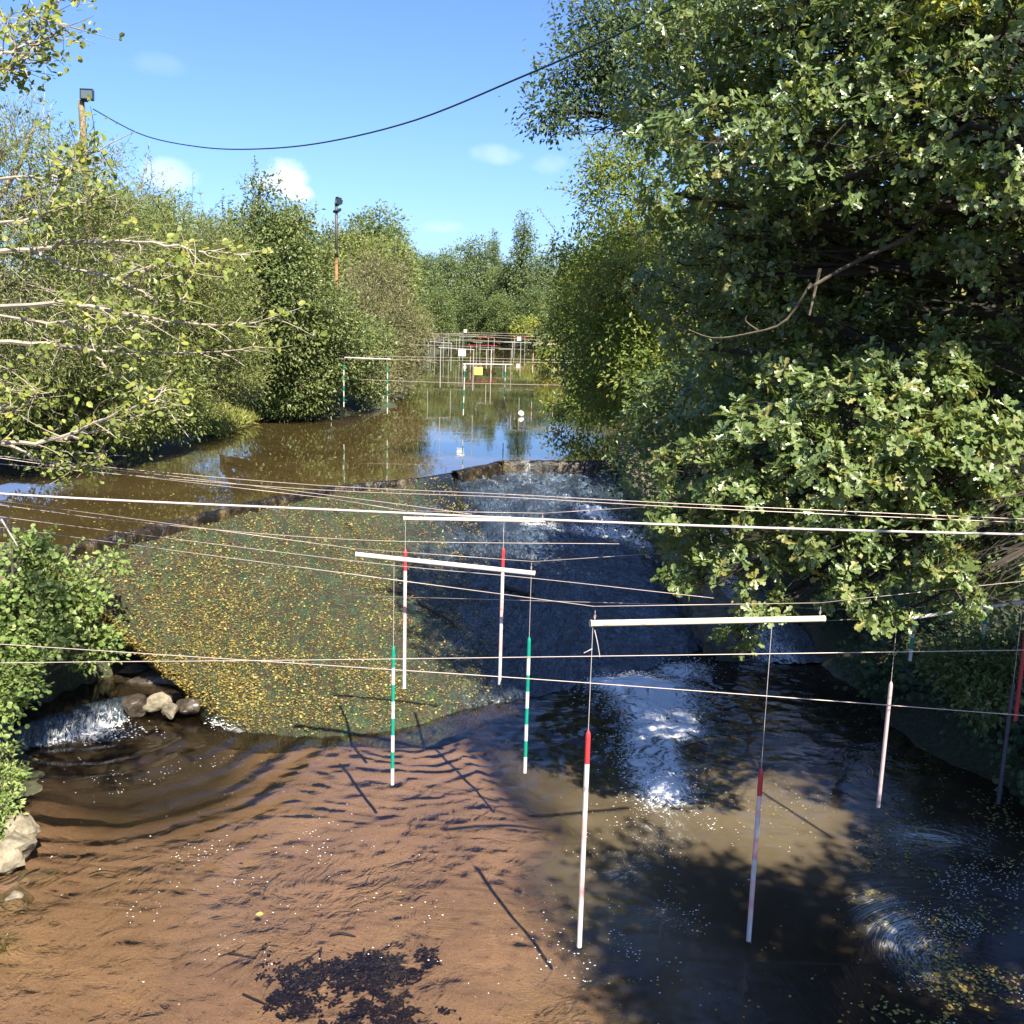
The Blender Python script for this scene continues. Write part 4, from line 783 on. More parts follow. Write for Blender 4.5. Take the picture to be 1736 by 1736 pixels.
for i, (x, y, h, wd) in enumerate(((21, 33, 12, 1.0), (19, 42, 12, 1.2), (13, 50, 11, 1.1), (10, 62, 11, 1.1), (18, 72, 14, 1.2), (11, 85, 11, 1.1), (13, 108, 13, 1.1), (24, 100, 15, 1.3), (12, 135, 14, 1.2), (24, 160, 16, 1.4), (12, 185, 15, 1.3), (30, 200, 18, 1.4), (0, 212, 15, 1.4), (15, 225, 17, 1.5))):
    place(i % 2, x, y, h, wd, 'rounded green tree in the wood behind the right bank oak and ash', 'trees in the wood behind the right bank')

# --- near left: alder branches reaching into the picture, bush and nettles
alder = thing('alder_branches', 'near alder, pale bare branches with sparse yellow green leaves reaching in from left', 'tree', (-8.2, 9.4, gz(-8.2, 9.4)))
mb = MB(); rg = np.random.default_rng(9); tips = []
tube(mb, smooth_path([(-8.2, 9.4, gz(-8.2, 9.4) - .1), (-8.0, 9.3, 3.5), (-7.6, 9.2, 7), (-7.4, 9.2, 10.5)], 10), np.linspace(.17, .07, 10), 9)
BR = [((-60, 425), (60, 425), (130, 410), (250, 412), (340, 425), (420, 430)), ((50, 425), (110, 450), (200, 475), (260, 505), (310, 512)), ((-40, 520), (90, 517), (160, 518), (250, 540), (370, 551), (470, 540)), ((-60, 530), (100, 545), (170, 558), (270, 543)), ((-60, 578), (80, 582), (150, 595), (260, 600), (430, 592)),
      ((-80, 752), (0, 750), (90, 745), (200, 700), (250, 680), (285, 660)), ((90, 745), (150, 736), (220, 712), (290, 685)), ((0, 750), (40, 765), (85, 787), (125, 793), (170, 772)), ((-60, 305), (90, 300), (130, 275), (170, 255)), ((-60, 710), (40, 685), (70, 655)), ((-40, 75), (40, 32), (110, -5)), ((-40, 112), (40, 78), (75, 68), (118, 40)), ((-40, 380), (50, 372), (110, 352), (160, 335)), ((150, 595), (200, 640), (240, 660)), ((200, 475), (270, 450), (330, 462)), ((-40, 125), (20, 110), (50, 95))]
for i, pts in enumerate(BR):
    Yb = 9.2 + .5 * math.sin(i * 2.1); big = (.030 if i in (0, 2, 4, 5) else .018)
    pp = smooth_path([PY(x, y, Yb + .25 * math.sin(j * 1.4 + i)) for j, (x, y) in enumerate(pts)], 22); pp += rg.normal(size=pp.shape) * .010
    if pts[0][0] < -30:
        tk = A((-7.6 - .03 * (pp[0][2] - 7), 9.25, pp[0][2] - .5)); pp = np.concatenate([smooth_path([tk, (tk + pp[0]) / 2 + A([0, 0, -.08]), pp[0]], 6)[:-1], pp])
    tube(mb, pp, np.linspace(big, .005, len(pp)), 6)
    for j in range(len(pp) // 3, len(pp), 1):
        for _ in range(2):
            L_ = rg.uniform(.12, .42); dr = norm((pp[j] - pp[j - 1]) * 6 + rg.normal(size=3) * A([.6, .6, .45]) ); e_ = pp[j] + dr * L_
            tube(mb, smooth_path([pp[j], (pp[j] + e_) / 2 + rg.normal(size=3) * .02, e_], 4), np.linspace(.0055, .0025, 4), 3, cap=False)
            tips += [e_, (pp[j] + e_) / 2]
mb.build('branches', M['barkpale'], alder)
tips = A(tips); n = len(tips); keep = rg.random(n) < .72; tips = tips[keep]; n = len(tips); k = 4
P_ = np.repeat(tips, k, 0) + rg.normal(size=(n * k, 3)) * .035
mb = MB(); add_leaves(mb, 'round', P_, norm(rg.normal(size=(n * k, 3)) + A([.3, -.2, .1])), norm(A([0, -.3, .7]) + SUNv * .4 + .5 * rg.normal(size=(n * k, 3))), .062 * rg.uniform(.6, 1.2, n * k), np.clip(.5 + .25 * rg.normal(size=n * k), 0, 1)); mb.build('alder_foliage', M['alderyellow'], alder)['kind'] = 'stuff'
# hazel bush at lower left, nettles under it
tree('hazel_bush', 'bright green leafy bush beside the left edge of the weir', 'shrub', (-6.9, 13.3, gz(-6.9, 13.3)), [LB_(*a) for a in ((40, 940, 14.2, .34), (90, 985, 14.4, .45), (130, 1020, 14.6, .45), (30, 1010, 13.8, .5), (60, 1080, 13.6, .5), (150, 1080, 14.8, .42), (160, 1110, 14.9, .3), (0, 1110, 13.2, .5), (20, 1150, 13.0, .4), (-10, 1200, 12.6, .35), (-60, 1050, 13.6, .6), (-70, 1180, 12.6, .5), (60, 915, 14.2, .18), (190, 955, 15.2, .2))], 'bush', 'bark', 900, 10, .15, 'round', .085, .06, 131, shoot=(70, .35), shell=.25, frac=.5, twig=.006, droop=.1)
tree('nettle_clump', 'sunlit nettles on the left bank above the pale boulders', 'shrub', PZ(-10, 1390, .4), [LB_(*a) for a in ((8, 1275, 12.4, .20), (10, 1320, 12.0, .22), (8, 1365, 11.6, .2), (-20, 1400, 11.4, .25), (20, 1395, 11.5, .08), (-40, 1330, 12, .35))], 'bush', 'bark', 300, 9, .09, 'diamond', .075, .02, 132, shell=.15, vbase=.12, frac=.3, twig=.004)
tree('twig_sprig', 'small green sprig with a bare twig at the left edge above shallow water', 'plant', PZ(-40, 1640, .1), [LB_(*a) for a in ((0, 1600, 9.6, .09), (12, 1612, 9.55, .05))], 'bush', 'barkdark', 26, 5, .05, 'narrow', .07, .010, 133, shell=.1, frac=.6, twig=.003)

# ------------------------------------------------------------------ overhead wires and slalom gates
def wire(label, pts, r=.0033, mat='wire', sag=0, name='overhead_wire', group=None, n=30):
    P_ = smooth_path([PY(*p) for p in pts], n) if len(pts) > 2 else A([tuple(PY(*pts[0]) * (1 - s) + PY(*pts[1]) * s) for s in np.linspace(0, 1, n)])
    P_[:, 2] -= sag * np.sin(np.pi * np.linspace(0, 1, n)) if sag else 0
    mb = MB(); tube(mb, P_, r, 6); return tag(mb.build(name, M[mat], smooth=True), label, 'cable', group)
def polyw(label, pts, r=.0033, mat='wire', group=None):
    mb = MB(); P_ = [PY(*p) for p in pts]
    for a_, b_ in zip(P_[:-1], P_[1:]): tube(mb, [a_, b_], r, 6)
    return tag(mb.build('overhead_wire', M[mat], smooth=True), label, 'cable', group)
def gate(label, barA, barB, poles, r=.019, barr=.026, barmat='white', hooks=(), cords=True, name='slalom_gate', group=None, sides=10):
    """bar ends (px,py,Y); poles: (px_top, py_top, px_bot, py_bot, Y, bands)"""
    a, b = PY(*barA), PY(*barB); root = thing(name, label, 'slalom gate', tuple((a + b) / 2), group)
    mb = MB(); tube(mb, [a, b], barr, sides + 2); tube(mb, [a - (b - a).normalized() * .015, a], barr * 1.12, sides + 2); tube(mb, [b, b + (b - a).normalized() * .015], barr * 1.12, sides + 2)
    mb.build('crossbar', M[barmat], root, False)
    for (x0, y0, x1, y1, Y, bands) in poles:
        T_ = PY(x0, y0, Y); L = T_.z - PY(x1, y1, Y).z; B_ = Vector((T_.x, T_.y, T_.z - L)); B_.x = (PY(x1, y1, Y).x + T_.x * 3) / 4
        mats = []; mb = MB(); nb = len(bands)
        for i, bn in enumerate(bands):
            if bn not in mats: mats.append(bn)
            w0 = sum(x if isinstance(x, (int, float)) else 1 for x in bands[:0]); p0 = T_.lerp(B_, i / nb); p1 = T_.lerp(B_, (i + 1) / nb)
            tube(mb, [p0, p1], r, sides, mats.index(bn), cap=(i == nb - 1))
        up_ = (T_ - B_).normalized(); tube(mb, [T_, T_ + up_ * r * 1.2, T_ + up_ * r * 2.6], [r, r * .85, r * .2], sides, mats.index(bands[0]))
        mb.build('pole', [M[m_] for m_ in mats], root, False)
        if cords:
            s = min(max((T_.x - a.x) / (b.x - a.x + 1e-6), 0), 1); tp = a.lerp(b, s)
            mb = MB(); tube(mb, [T_ + up_ * r * 2, tp], max(.0022, r * .13), 5); mb.build('cord', M['rope'], root)
    for (s, h) in hooks:
        p = a.lerp(b, s); mb = MB(); tube(mb, [p, p + Vector((0, 0, h))], .0035, 5)
        for q in range(3):
            c_ = p + Vector((0, 0, h * (.25 + .28 * q))); ring_ = [c_ + Vector((math.cos(x) * .009 * (q % 2), math.cos(x) * .009 * ((q + 1) % 2), math.sin(x) * .017)) for x in np.linspace(0, 6.28, 9)]
            tube(mb, ring_, .003, 4)
        mb.build('hook_chain', M['wire'], root)
    return root
GW = ['green', 'white'] * 4; RW = ['red', 'white', 'white', 'fadedred', 'white', 'fadedred', 'white', 'white']; RW2 = ['red', 'fadedred', 'white', 'fadedred', 'white', 'fadedred', 'fadedred', 'white']
g = gate('nearest slalom gate, cream bar with two red and white poles on long cords', (1003, 1057, 9.2), (1395, 1049, 9.9), ((997, 1248, 983, 1605, 9.2, RW), (1290, 1312, 1271, 1595, 9.72, RW2)), r=.025, barr=.031, barmat='cream', hooks=((.012, .125), (.985, .125)))
mb = MB(); a = PY(1008, 1068, 9.19); tube(mb, smooth_path([a, PY(1013, 1090, 9.16), PY(1017, 1114, 9.16)], 8), .004, 5); tube(mb, smooth_path([PY(990, 1107, 9.2), PY(998, 1103, 9.19), PY(1004, 1100, 9.2)], 6), .005, 5); mb.build('loose_rope_end', M['rope'], g)
gate('green and white slalom gate hanging from a tilted white bar', (605, 940, 12.2), (905, 972, 12.2), ((667, 1102, 664, 1330, 12.2, GW), (897, 1087, 889, 1310, 12.2, GW)), r=.023, barr=.030, hooks=((.985, .13),))
gate('red tipped slalom gate hanging in front of the apron from a straight white bar', (686, 879, 12.9), (922, 883, 12.9), ((687, 938, 686, 1167, 12.9, RW), (853, 935, 847, 1160, 12.9, RW)), r=.023, barr=.024, hooks=((.99, .10),))
gate('slalom gate at right edge with a pinkish grey pole and a dark navy pole', (1515, 1052, 11.6), (1775, 1014, 11.6), ((1510, 1163, 1486, 1368, 11.6, ['pinkgrey'] * 2), (1717, 1165, 1690, 1362, 11.6, ['navy'] * 2)), r=.024, barr=.022)
gate('green and white slalom gate by the right bank partly behind oak leaves', (1540, 960, 15), (1700, 950, 15), ((1556, 1000, 1540, 1120, 15, GW[:6]), (1676, 998, 1664, 1116, 15, GW[:6])), r=.027)
gate('slalom gate with a plain red pole cut by the right edge of the picture', (1735, 900, 12.6), (1840, 895, 12.6), ((1742, 1050, 1722, 1222, 12.6, ['red'] * 2), (1830, 1040, 1812, 1215, 12.6, ['red'] * 2)), r=.026)

polyw('wire carrying the nearest gate from left bank to right bank', ((-700, 780, 11), (0, 894, 10), (1007, 1028, 9.2), (1390, 1022, 9.9), (1736, 985, 10), (2300, 925, 10.4)))
polyw('wire carrying the green and white gate, bent at its hook', ((-600, 760, 13.6), (0, 849, 13), (600, 930, 12.2), (905, 952, 12.2), (1210, 932, 12.6), (2200, 860, 13.5)))
polyw('wire carrying the red tipped gate across the apron', ((-500, 705, 14.5), (150, 798, 13.6), (560, 845, 13), (687, 866, 12.9), (922, 870, 12.9), (1050, 862, 13.2), (2200, 800, 14)))
polyw('thin wire carrying the gate at the right edge', ((600, 1010, 13), (1515, 1035, 11.6), (1775, 1003, 11.6), (2100, 985, 11.6)))
wire('thick pale cable spanning the whole picture above the apron', ((-600, 788, 7.4), (0, 837, 7), (600, 866, 6.7), (1150, 890, 6.6), (1736, 906, 6.6), (2400, 915, 6.8)), .0085, 'rope', name='thick_cable')
for lab, pts in (('upper of two thin parallel wires above the thick cable', ((-500, 720, 10.5), (40, 778, 9.6), (500, 820, 9), (860, 838, 8.4), (1160, 854, 8.2), (1736, 880, 8.2), (2300, 900, 8.4))),
                 ('lower of two thin parallel wires above the thick cable', ((-500, 740, 10.4), (30, 789, 9.5), (500, 828, 8.9), (860, 843, 8.3), (1160, 860, 8.1), (1736, 886, 8.1), (2300, 905, 8.3))),
                 ('thin wire starting high on the left and crossing the weir crest', ((-500, 690, 12), (10, 774, 11), (300, 808, 10.6), (640, 850, 10.3), (800, 872, 10.2))),
                 ('thin wire passing just under the thick cable on the left', ((-500, 790, 11), (30, 860, 10.5), (220, 884, 10.3), (600, 915, 10), (1050, 922, 9.9))),
                 ('thin wire below the green gate bar running to the oak', ((-500, 810, 11.5), (0, 876, 11), (600, 951, 10.4), (900, 980, 10.2), (1210, 1014, 10.0))),
                 ('low thin wire slanting down to the right in front of the poles', ((-500, 1058, 7), (0, 1092, 6.9), (600, 1131, 6.8), (1000, 1158, 6.8), (1736, 1213, 6.6), (2300, 1258, 6.6))),
                 ('low nearly level wire crossing in front of the nearest gate cords', ((-500, 1131, 7.2), (70, 1123, 7.1), (600, 1118, 7), (1736, 1102, 7), (2300, 1092, 7))),
                 ('thin wire behind the oak bough ending at the right bank', ((1350, 1055, 12.4), (1600, 1040, 12.4), (1736, 1020, 12.4), (2100, 990, 12.4))),
                 ('short wire over the calm river beside the left green poles', ((300, 625, 37), (440, 636, 37), (740, 648, 37), (1000, 654, 37)))):
    wire(lab, pts, .0031 if pts[0][2] < 20 else .007)
# background gates over the calm river
M['dull'] = solid('weathered_plastic', (.42, .40, .36), .5, .4, 6, .2, 0)
W8 = ['white'] * 4 + ['fadedred', 'white']; GG = ['white', 'green', 'white', 'white', 'green', 'white', 'green', 'white']; WW = ['dull'] * 2; RR = ['fadedred', 'white', 'red', 'white', 'white']
FG = [((585, 606), (662, 609), ((583, 618, 582, 690), (657, 622, 657, 701)), 35.5, GW, 'white', 'slalom gate with two green banded poles by the left bank shrubs'),
      ((786, 617), (868, 618), ((788, 618, 782, 704), (857, 620, 852, 702)), 36, GG, 'white', 'nearest gate over the calm river, white poles with green tips, behind the yellow board'),
      ((744, 589), (804, 593), ((747, 592, 746, 657), (803, 594, 801, 662)), 47, WW, 'dull', 'white pole gate left of the white board'),
      ((719, 578), (766, 582), ((726, 580, 725, 628), (765, 583, 764, 629)), 64, WW, 'dull', 'white pole gate at the left bank in the far cluster'),
      ((793, 585), (843, 586), ((798, 587, 797, 615), (834, 588, 832, 616)), 92, RR, 'red', 'gate with a bright red bar in the middle of the far cluster'),
      ((812, 592), (838, 593), ((825, 594, 824, 625), (833, 594, 831, 640)), 70, W8, 'dull', 'gate with thin white poles under the red bar'),
      ((855, 580), (902, 581), ((869, 582, 868, 607), (883, 582, 881, 637)), 60, WW, 'dull', 'white pole gate right of the red bar'),
      ((903, 585), (948, 584), ((904, 600, 902, 632), (940, 600, 939, 632)), 60, RR, 'dull', 'faded red and white pole gate nearest the right bank'),
      ((846, 592), (869, 592), ((853, 612, 852, 634), (867, 593, 865, 627)), 82, WW, 'dull', 'narrow white gate right of the yellow board'),
      ((717, 575), (732, 575), ((720, 578, 719, 606), (730, 578, 730, 601)), 110, WW, 'dull', 'small far gate against the left bank'),
      ((734, 571), (760, 572), ((737, 574, 736, 604), (752, 573, 751, 606)), 105, WW, 'dull', 'far gate with close white poles left of centre'),
      ((757, 566), (786, 566), ((761, 567, 760, 604), (774, 573, 773, 594)), 100, WW, 'dull', 'higher far gate left of the white board'),
      ((778, 571), (806, 571), ((785, 573, 784, 612), (779, 574, 779, 611)), 95, WW, 'dull', 'far gate behind the white board'),
      ((802, 580), (818, 581), ((808, 583, 808, 611), (814, 583, 813, 607)), 118, WW, 'dull', 'tiny far gate above the yellow board'),
      ((808, 572), (838, 573), ((828, 574, 827, 604), (838, 574, 837, 600)), 130, WW, 'red', 'far gate with a dull red bar left of the small white board'),
      ((866, 574), (896, 571), ((872, 575, 872, 598), (890, 574, 890, 597)), 128, WW, 'red', 'far gate with a dull red bar carrying the small white board')]
for (a_, b_, pl, Y, bands, bm_, lab) in FG:
    gate(lab, (*a_, Y), (*b_, Y), [(x0, y0, x1, y1, Y, bands) for (x0, y0, x1, y1) in pl], r=max(.018, .00021 * Y), barr=max(.018, .00016 * Y), barmat=bm_, group='slalom gates over the calm river', sides=7)
for i, (y0, y1, Y, lab) in enumerate(((611, 615, 36, 'lowest wire over the calm river above the nearest far gate'), (586, 596, 47, 'second wire over the calm river at the white board'), (575, 583, 62, 'wire over the calm river at the left bank gate'), (577, 583, 60, 'wire over the calm river leading to the right bank ash'), (568, 578, 92, 'wire over the calm river just above the red bar'), (566, 572, 110, 'higher wire in the far gate cluster'), (563, 567, 135, 'topmost and farthest wire over the river'), (606, 610, 38.5, 'wire above the two green poles by the left shrubs'))):
    wire(lab, ((560, y0 - 3, Y), (760, y0, Y), (960, y1, Y), (1100, y1 - 3, Y)), max(.006, .00014 * Y), group='wires over the calm river')
def board(px, py, Y, wpx, hpx, mat, label, wy):
    s = Y / F; c_ = PY(px, py, Y); root = thing('hanging_board', label, 'sign board', tuple(c_)); mb = MB(); box(mb, c_, (wpx * s, .03, hpx * s)); mb.build('board', M[mat], root)
    tp = PY(px, wy, Y)
    for sx in (-.3, .3):
        mb = MB(); tube(mb, [(c_.x + sx * wpx * s, c_.y, c_.z + hpx * s * .5), (tp.x + sx * wpx * s, tp.y, tp.z)], .0003 * Y, 4); mb.build('hanger', M['wire'], root)
board(783.5, 598, 47, 12, 11, 'board', 'plain white square board hanging from a wire over the river', 591)
board(811, 629, 36, 14, 13, 'yellow', 'plain yellow square board hanging below the lowest far wire', 614)
board(789, 561, 135, 5, 5, 'board', 'tiny white board on the topmost far wire', 560)
board(880, 574.5, 128, 6.5, 6, 'board', 'small white board by the dull red bar near the far yellow bush', 570)
# buoy
c_ = PZ(883, 705.5, UP); root = thing('buoy', 'round white buoy floating on the calm river', 'buoy', tuple(c_)); mb = MB()
ph = np.linspace(0, np.pi, 14); tube(mb, [(c_.x, c_.y, c_.z + .09 - .125 * math.cos(x)) for x in ph], .125 * np.sin(ph) + .002, 18); mb.build('float', M['buoy'], root, True)
mb = MB(); tube(mb, [(c_.x + .025 * math.cos(x), c_.y, c_.z + .225 + .025 * math.sin(x)) for x in np.linspace(0, 6.28, 12)], .006, 5); mb.build('ring', M['wire'], root)
# thick dark cable across the sky
wire('sagging dark cable across the sky from the wooden pole to the oak', ((158, 185, 24), (240, 228, 23.2), (330, 248, 22), (420, 253, 20.8), (540, 243, 19), (700, 205, 16.8), (885, 130, 14.5), (1050, 57, 12.8), (1150, 8, 12.0), (1300, -80, 11)), .013, 'blackwire', name='power_cable', n=60)

# ------------------------------------------------------------------ floodlight poles
def lamp(root, p, size, yaw, tilt):
    Rm = (Matrix.Rotation(yaw, 3, 'Z') @ Matrix.Rotation(tilt, 3, 'X'))
    def part(nm, parts, mat, par):
        mb = MB()
        for (c_, s_) in parts: box(mb, tuple(p + Rm @ Vector(c_)), s_, M=Rm)
        return mb.build(nm, M[mat], par)
    w_, h_, d_ = size
    b = part('floodlight', [((0, 0, 0), (w_, d_, h_)), ((0, -d_ * .55, h_ * .47), (w_ * 1.04, d_ * .3, h_ * .08)), ((0, -d_ * .55, -h_ * .47), (w_ * 1.04, d_ * .3, h_ * .08)), ((w_ * .48, -d_ * .55, 0), (w_ * .07, d_ * .3, h_ * .9)), ((-w_ * .48, -d_ * .55, 0), (w_ * .07, d_ * .3, h_ * .9)), ((0, d_ * .7, 0), (w_ * .6, d_ * .5, h_ * .6)), ((-w_ * .1, 0, -h_ * .62), (w_ * .3, d_ * .5, h_ * .12))], 'lampbody', root)
    part('lens', [((0, -d_ * .53, 0), (w_ * .88, .01, h_ * .84))], 'glass', b)
Y = 24; tp = PY(137.5, 170, Y); root = thing('floodlight_pole', 'wooden pole with one square black floodlight above the left willow', 'lamp post', (tp.x, tp.y, gz(tp.x, tp.y)))
mb = MB(); tube(mb, smooth_path([(tp.x + .1, tp.y, gz(tp.x, tp.y) - .3), (tp.x + .03, tp.y, tp.z - 2), tuple(tp)], 10), np.linspace(.09, .066, 10), 10); mb.build('pole', M['wood'], root, True)
lamp(root, PY(148, 161, Y - .05), (.27, .22, .12), .1, -.15)
Y = 55; tp = PY(570, 340, Y); bt = Vector((tp.x, tp.y, gz(tp.x, tp.y) - .3)); root = thing('floodlight_pole', 'rusty steel post with two small floodlights above the left bank trees', 'lamp post', tuple(bt))
mb = MB(); tube(mb, [bt, tp.lerp(bt, .32)], .085, 10); mb.build('pole', M['rust'], root, True)
mb = MB(); tube(mb, [tp.lerp(bt, .32), tp.lerp(bt, .0)], .075, 10); mb.build('upper_pole', M['greypole'], root, True)
lamp(root, PY(574, 341, Y), (.20, .36, .22), -.9, -.2); lamp(root, PY(572, 357, Y), (.34, .12, .22), -.6, .5)
mb = MB(); tube(mb, [PY(2, 880, 13.5), PY(30, 926, 13.5)], .012, 6); tag(mb.build('stay_wire', M['wire']), 'short slanting stay wire above the leafy bush at the left edge', 'cable')

# ------------------------------------------------------------------ leaves, bubbles and debris on the water
rg = np.random.default_rng(55)
i = rg.integers(2, ns - 2, 190000); j = rg.integers(3, ntt - 12, 190000)
dens = np.clip(1.0 - .115 * u[i] * 1.0 + .75 * fbm(S[i, j] * 1.25 - .75 * T[i, j], T[i, j] * .18, 3) + .45 * fbm(S[i, j] * 2.8 - 1.4 * T[i, j], T[i, j] * .9, 3) - .1, 0, 1) * (u[i] < 7.3) * np.where(t[j] > .8, .9, 1)
dens = np.maximum(dens, .35 * np.exp(-((t[j] - .93) / .07) ** 2) * (u[i] < 6.4) * (u[i] > 1)) * (.75 + .25 * sstep(.02, .3, t[j]))
kp = rg.random(len(i)) < dens * .62; i, j = i[kp], j[kp]; n = len(i)
Pl = np.stack([QX[i, j], QY[i, j], Pz[i, j] + .012], 1) + rg.normal(size=(n, 3)) * A([.02, .02, .004])
i2 = rg.integers(2, ns - 2, 46000); j2 = rg.integers(3, ntt - 10, 46000); k2 = (u[i2] < 6.6 + .5 * rg.normal(size=46000)) & (.75 + fbm(S[i2, j2] * 1.9 - 1.2 * T[i2, j2], T[i2, j2] * .35, 3) > rg.random(46000)); i2, j2 = i2[k2], j2[k2]; m2 = len(i2)
mb = MB(); add_leaves(mb, 'flat', np.stack([QX[i2, j2], QY[i2, j2], Pz[i2, j2] + .010], 1), norm(rg.normal(size=(m2, 3)) * A([1, 1, .3])), norm(A([0, -.25, 1]) + .5 * rg.normal(size=(m2, 3))), .010 + .018 * rg.random(m2), np.clip(.38 + .3 * rg.normal(size=m2), 0, 1))
tag(mb.build('leaf_flecks', M['fleck']), 'tiny olive and yellow flecks of leaf and weed all over the weir', kind='stuff')
mb = MB(); add_leaves(mb, 'flat', Pl, norm(rg.normal(size=(n, 3)) * A([1, 1, .25])), norm(A([0, -.25, 1]) + .35 * rg.normal(size=(n, 3))), (.020 + .040 * rg.random(n) ** 2), np.clip(.44 + .28 * rg.normal(size=n), 0, 1))
tag(mb.build('fallen_leaves', M['fallen'], smooth=False), 'yellow and brown fallen leaves caught on the mossy weir', kind='stuff')
def scatter(L, n, seed, thr=None):
    r_ = np.random.default_rng(seed); w_ = A([l[2] * l[3] * l[4] for l in L]); ids = r_.choice(len(L), n, p=w_ / w_.sum()); out = []
    for k in ids:
        px, py, rx, ry, _ = L[k]; a_ = r_.normal(size=2) * .55; out.append(tuple(PZ(px + rx * a_[0], min(py + ry * a_[1], 1850), 0)))
    out = A(out)
    if thr is not None: out = out[fbm(out[:, 0] * 1.4 + seed, out[:, 1] * 1.1, 4) > thr]      # drifts gather in bands
    out[:, 2] = [poolZ(x, y) + .006 for x, y in out[:, :2]]; return out
def flat_leaves(name, label, P_, mat, ln, seed, vm=.6, kind='round'):
    r_ = np.random.default_rng(seed); n = len(P_); mb = MB()
    add_leaves(mb, kind, P_, norm(r_.normal(size=(n, 3)) * A([1, 1, .08])), norm(A([0, 0, 1]) + .12 * r_.normal(size=(n, 3))), ln * r_.uniform(.55, 1.3, n), np.clip(vm + .25 * r_.normal(size=n), 0, 1))
    tag(mb.build(name, M[mat]), label, kind='stuff')
flat_leaves('floating_leaves', 'small yellow leaves drifting in the dark eddy at lower right', scatter(((1640, 1420, 150, 60, 1.2), (1500, 1440, 60, 60, 1.0), (1640, 1640, 140, 110, 1.0), (1480, 1520, 40, 70, .9), (1690, 1360, 60, 30, .8), (1560, 1700, 120, 60, .5)), 1700, 61, -.03), 'fallen', .042, 62, .72)
flat_leaves('drifting_specks', 'pale leaf specks drifting on the shaded right water', scatter(((1400, 1180, 180, 60, 1), (1560, 1250, 150, 90, 1), (1300, 1360, 160, 60, .6), (1200, 1640, 160, 90, .3), (1620, 1600, 160, 130, 1.2)), 1500, 63, -.05), 'fallen', .026, 64, .9)
Pu = A([tuple(PZ(rg.uniform(-50, 760), rg.uniform(690, 900), UP)) for _ in range(480)]); Pu = Pu[(Pu[:, 1] > crestY(Pu[:, 0]) + .15)]; Pu[:, 2] += .004
flat_leaves('floating_leaves', 'tiny leaves scattered on the calm upper river', Pu, 'fallen', .045, 66, .8)
def bubbles(name, label, P_, r, seed):
    r_ = np.random.default_rng(seed); n = len(P_); T6 = A([(math.cos(k * 1.0472), math.sin(k * 1.0472), 0) for k in range(6)] + [(0, 0, .45)])
    s = r * r_.uniform(.4, 1.4, n)[:, None, None] * np.stack([r_.uniform(.8, 1.8, n), np.ones(n), np.ones(n)], 1)[:, None, :]
    Fc = A([(k, (k + 1) % 6, 6) for k in range(6)]).astype(int); mb = MB(); mb.add((P_[:, None] + T6[None] * s).reshape(-1, 3), (Fc[None] + (np.arange(n) * 7)[:, None, None]).reshape(-1, 3)); tag(mb.build(name, M['foamdrop']), label, kind='stuff')
bubbles('foam_specks', 'white foam specks drifting over the sandy shallows', scatter(((250, 1310, 190, 70, 1.3), (330, 1440, 220, 80, .8), (300, 1560, 190, 90, .35), (520, 1480, 200, 120, .25), (700, 1560, 300, 160, .12), (620, 1400, 150, 80, .2)), 900, 71, .08), .0058, 72)
bubbles('foam_bubbles', 'foam bubbles scattered below the white water', scatter(((1640, 1560, 150, 160, 2.0), (1120, 1400, 130, 70, 1.2), (1100, 1290, 90, 90, 1.5), (1260, 1380, 130, 60, .6), (1120, 1560, 120, 70, 1.0), (1000, 1620, 160, 120, .4), (1640, 1500, 170, 140, 1.0), (1450, 1230, 150, 80, .6)), 3600, 73, .06), .0062, 74)
def spray(name, label, L, n, r, seed, up):
    P_ = scatter(L, n, seed); P_[:, 2] += up * np.random.default_rng(seed + 1).random(len(P_)) ** 2; bubbles(name, label, P_, r, seed + 2)
spray('white_spray', 'white bubbles and spray where the chute breaks into the pool', ((1070, 1158, 70, 10, 2.0), (1150, 1138, 45, 12, 2.0), (1105, 1185, 85, 24, 1.6), (1125, 1220, 65, 30, 1.0), (1095, 1280, 55, 50, .7), (1135, 1345, 40, 24, 1.6), (1270, 1095, 60, 25, .6)), 5200, .010, 81, .10)
spray('white_spray', 'white bubbles at the foot of the small waterfall', ((125, 1243, 85, 14, 1.0), (195, 1215, 25, 9, .8), (380, 1228, 24, 9, .6)), 1900, .010, 84, .09)
o = tag(link('fallen_leaf', (lambda b: (add_leaves(b, 'round', A([(0, 0, 0)]), A([(1, .3, .05)]), A([(0, -.2, 1)]), .085, A([.95])), b.mesh('fallen_leaf', M['fallen']))[1])(MB())), 'single yellow green leaf floating over the sand at bottom left of centre', 'leaf'); p = PZ(433, 1552, 0); o.location = (p.x, p.y, poolZ(p.x, p.y) + .008)
# dark leaf-litter patches and sticks lying on the sand
def bed(px, py): 
    p = PZ(px, py, -.12); return A((p.x, p.y, gz(p.x, p.y) + .012))
Pd = []
for _ in range(30000):
    px, py = rg.uniform(390, 790), rg.uniform(1585, 1760); Pd.append((px, py))
Pd = A(Pd); env = sum(a_ * np.exp(-((Pd[:, 0] - x) / rx) ** 2 - ((Pd[:, 1] - y) / ry) ** 2) for x, y, rx, ry, a_ in ((650, 1660, 60, 40, 1.0), (535, 1655, 80, 26, 1.0), (735, 1622, 22, 22, 1.0), (500, 1700, 60, 40, .8), (650, 1725, 100, 26, .9), (620, 1635, 60, 20, .8)))
ok = env + .9 * fbm(Pd[:, 0] * .03, Pd[:, 1] * .045, 5, .6) - .62 > .35 * rg.random(len(Pd)); Pd = A([bed(*q) for q in Pd[ok]]); n = len(Pd); Pd[:, 2] += rg.random(n) * .012; mb = MB()
hf = n * 3 // 4
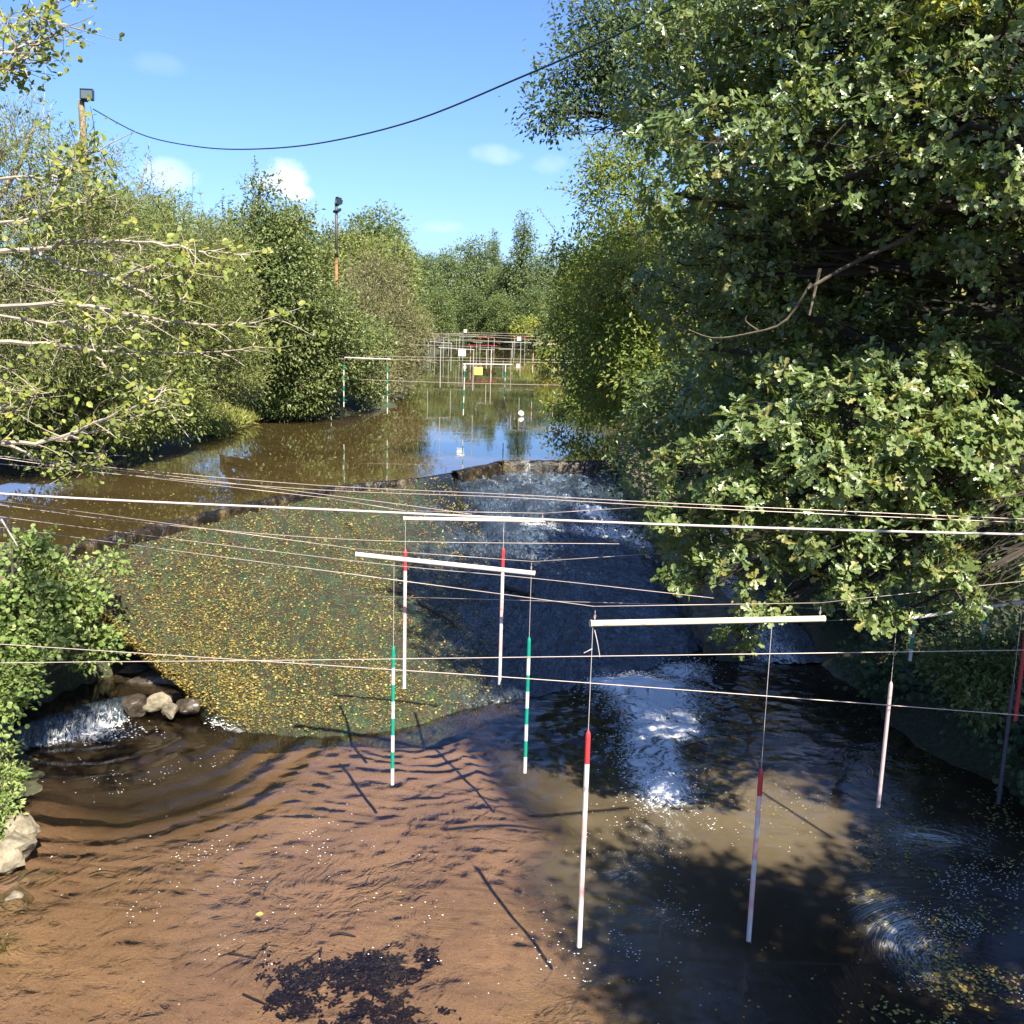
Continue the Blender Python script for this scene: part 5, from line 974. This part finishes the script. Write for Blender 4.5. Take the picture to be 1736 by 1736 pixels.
add_leaves(mb, 'round', Pd[:hf], norm(rg.normal(size=(hf, 3)) * A([1, 1, .15])), norm(A([0, 0, 1]) + .25 * rg.normal(size=(hf, 3))), .028 * rg.uniform(.4, 1.7, hf), np.clip(.25 + .25 * rg.normal(size=hf) + .7 * (rg.random(hf) > .96), 0, 1))
add_leaves(mb, 'narrow', Pd[hf:], norm(rg.normal(size=(n - hf, 3)) * A([1, 1, .1])), norm(A([0, 0, 1]) + .25 * rg.normal(size=(n - hf, 3))), .07 * rg.uniform(.4, 1.6, n - hf), np.clip(.2 + .2 * rg.normal(size=n - hf), 0, .7)); tag(mb.build('leaf_litter', M['debris']), 'dark waterlogged leaf litter lying on the sand at the bottom', kind='stuff')
for pts, lab in ((((412, 1688), (440, 1702), (470, 1716)), 'short dark stick lying on the sand left of the litter'), (((388, 1622), (410, 1624), (435, 1628)), 'thin dark twig above the left end of the litter'), (((498, 1640), (525, 1625), (545, 1612)), 'dark twig sticking out of the litter towards upper right'), (((560, 1590), (580, 1589), (603, 1593)), 'tiny twig on the sand above the litter'), (((545, 1610), (543, 1625), (549, 1640)), 'upright twig beside the litter')):
    mb = MB(); tube(mb, smooth_path([bed(*p) + A([0, 0, .015]) for p in pts], 8), np.linspace(.012, .006, 8), 6); tag(mb.build('stick', M['barkdark']), lab, 'stick')
# pebbles
Pp = A([bed(rg.uniform(-20, 900), rg.uniform(1440, 1760)) for _ in range(700)]); bubbles('pebbles', 'small pale pebbles on the sandy bed', Pp, .011, 75); bpy.data.objects['pebbles'].data.materials[0] = M['rock']
# drift branch stuck on the apron
mb = MB(); 
def ap(px, py, dz=.03):
    dd = A(ray(px, py)); k = np.argmin(np.linalg.norm(np.cross(np.stack([QX, QY, Pz - CAMZ], -1), dd), axis=-1)); a_, b_ = divmod(k, ntt); return A((QX[a_, b_], QY[a_, b_], Pz[a_, b_] + dz))
tube(mb, smooth_path([ap(655, 1003), ap(690, 1008), ap(705, 1014), ap(715, 1026), ap(740, 1040), ap(775, 1062)], 24), np.linspace(.035, .02, 24), 7); tag(mb.build('drift_branch', M['barkdark']), 'dark drift branch stuck across the middle of the weir', 'branch')
mb = MB(); tube(mb, smooth_path([ap(855, 996), ap(880, 1005), ap(905, 1012)], 8), .04, 7)
tag(mb.build('drift_log', M['barkdark']), 'short dark log stranded on the shaded part of the weir', 'log')
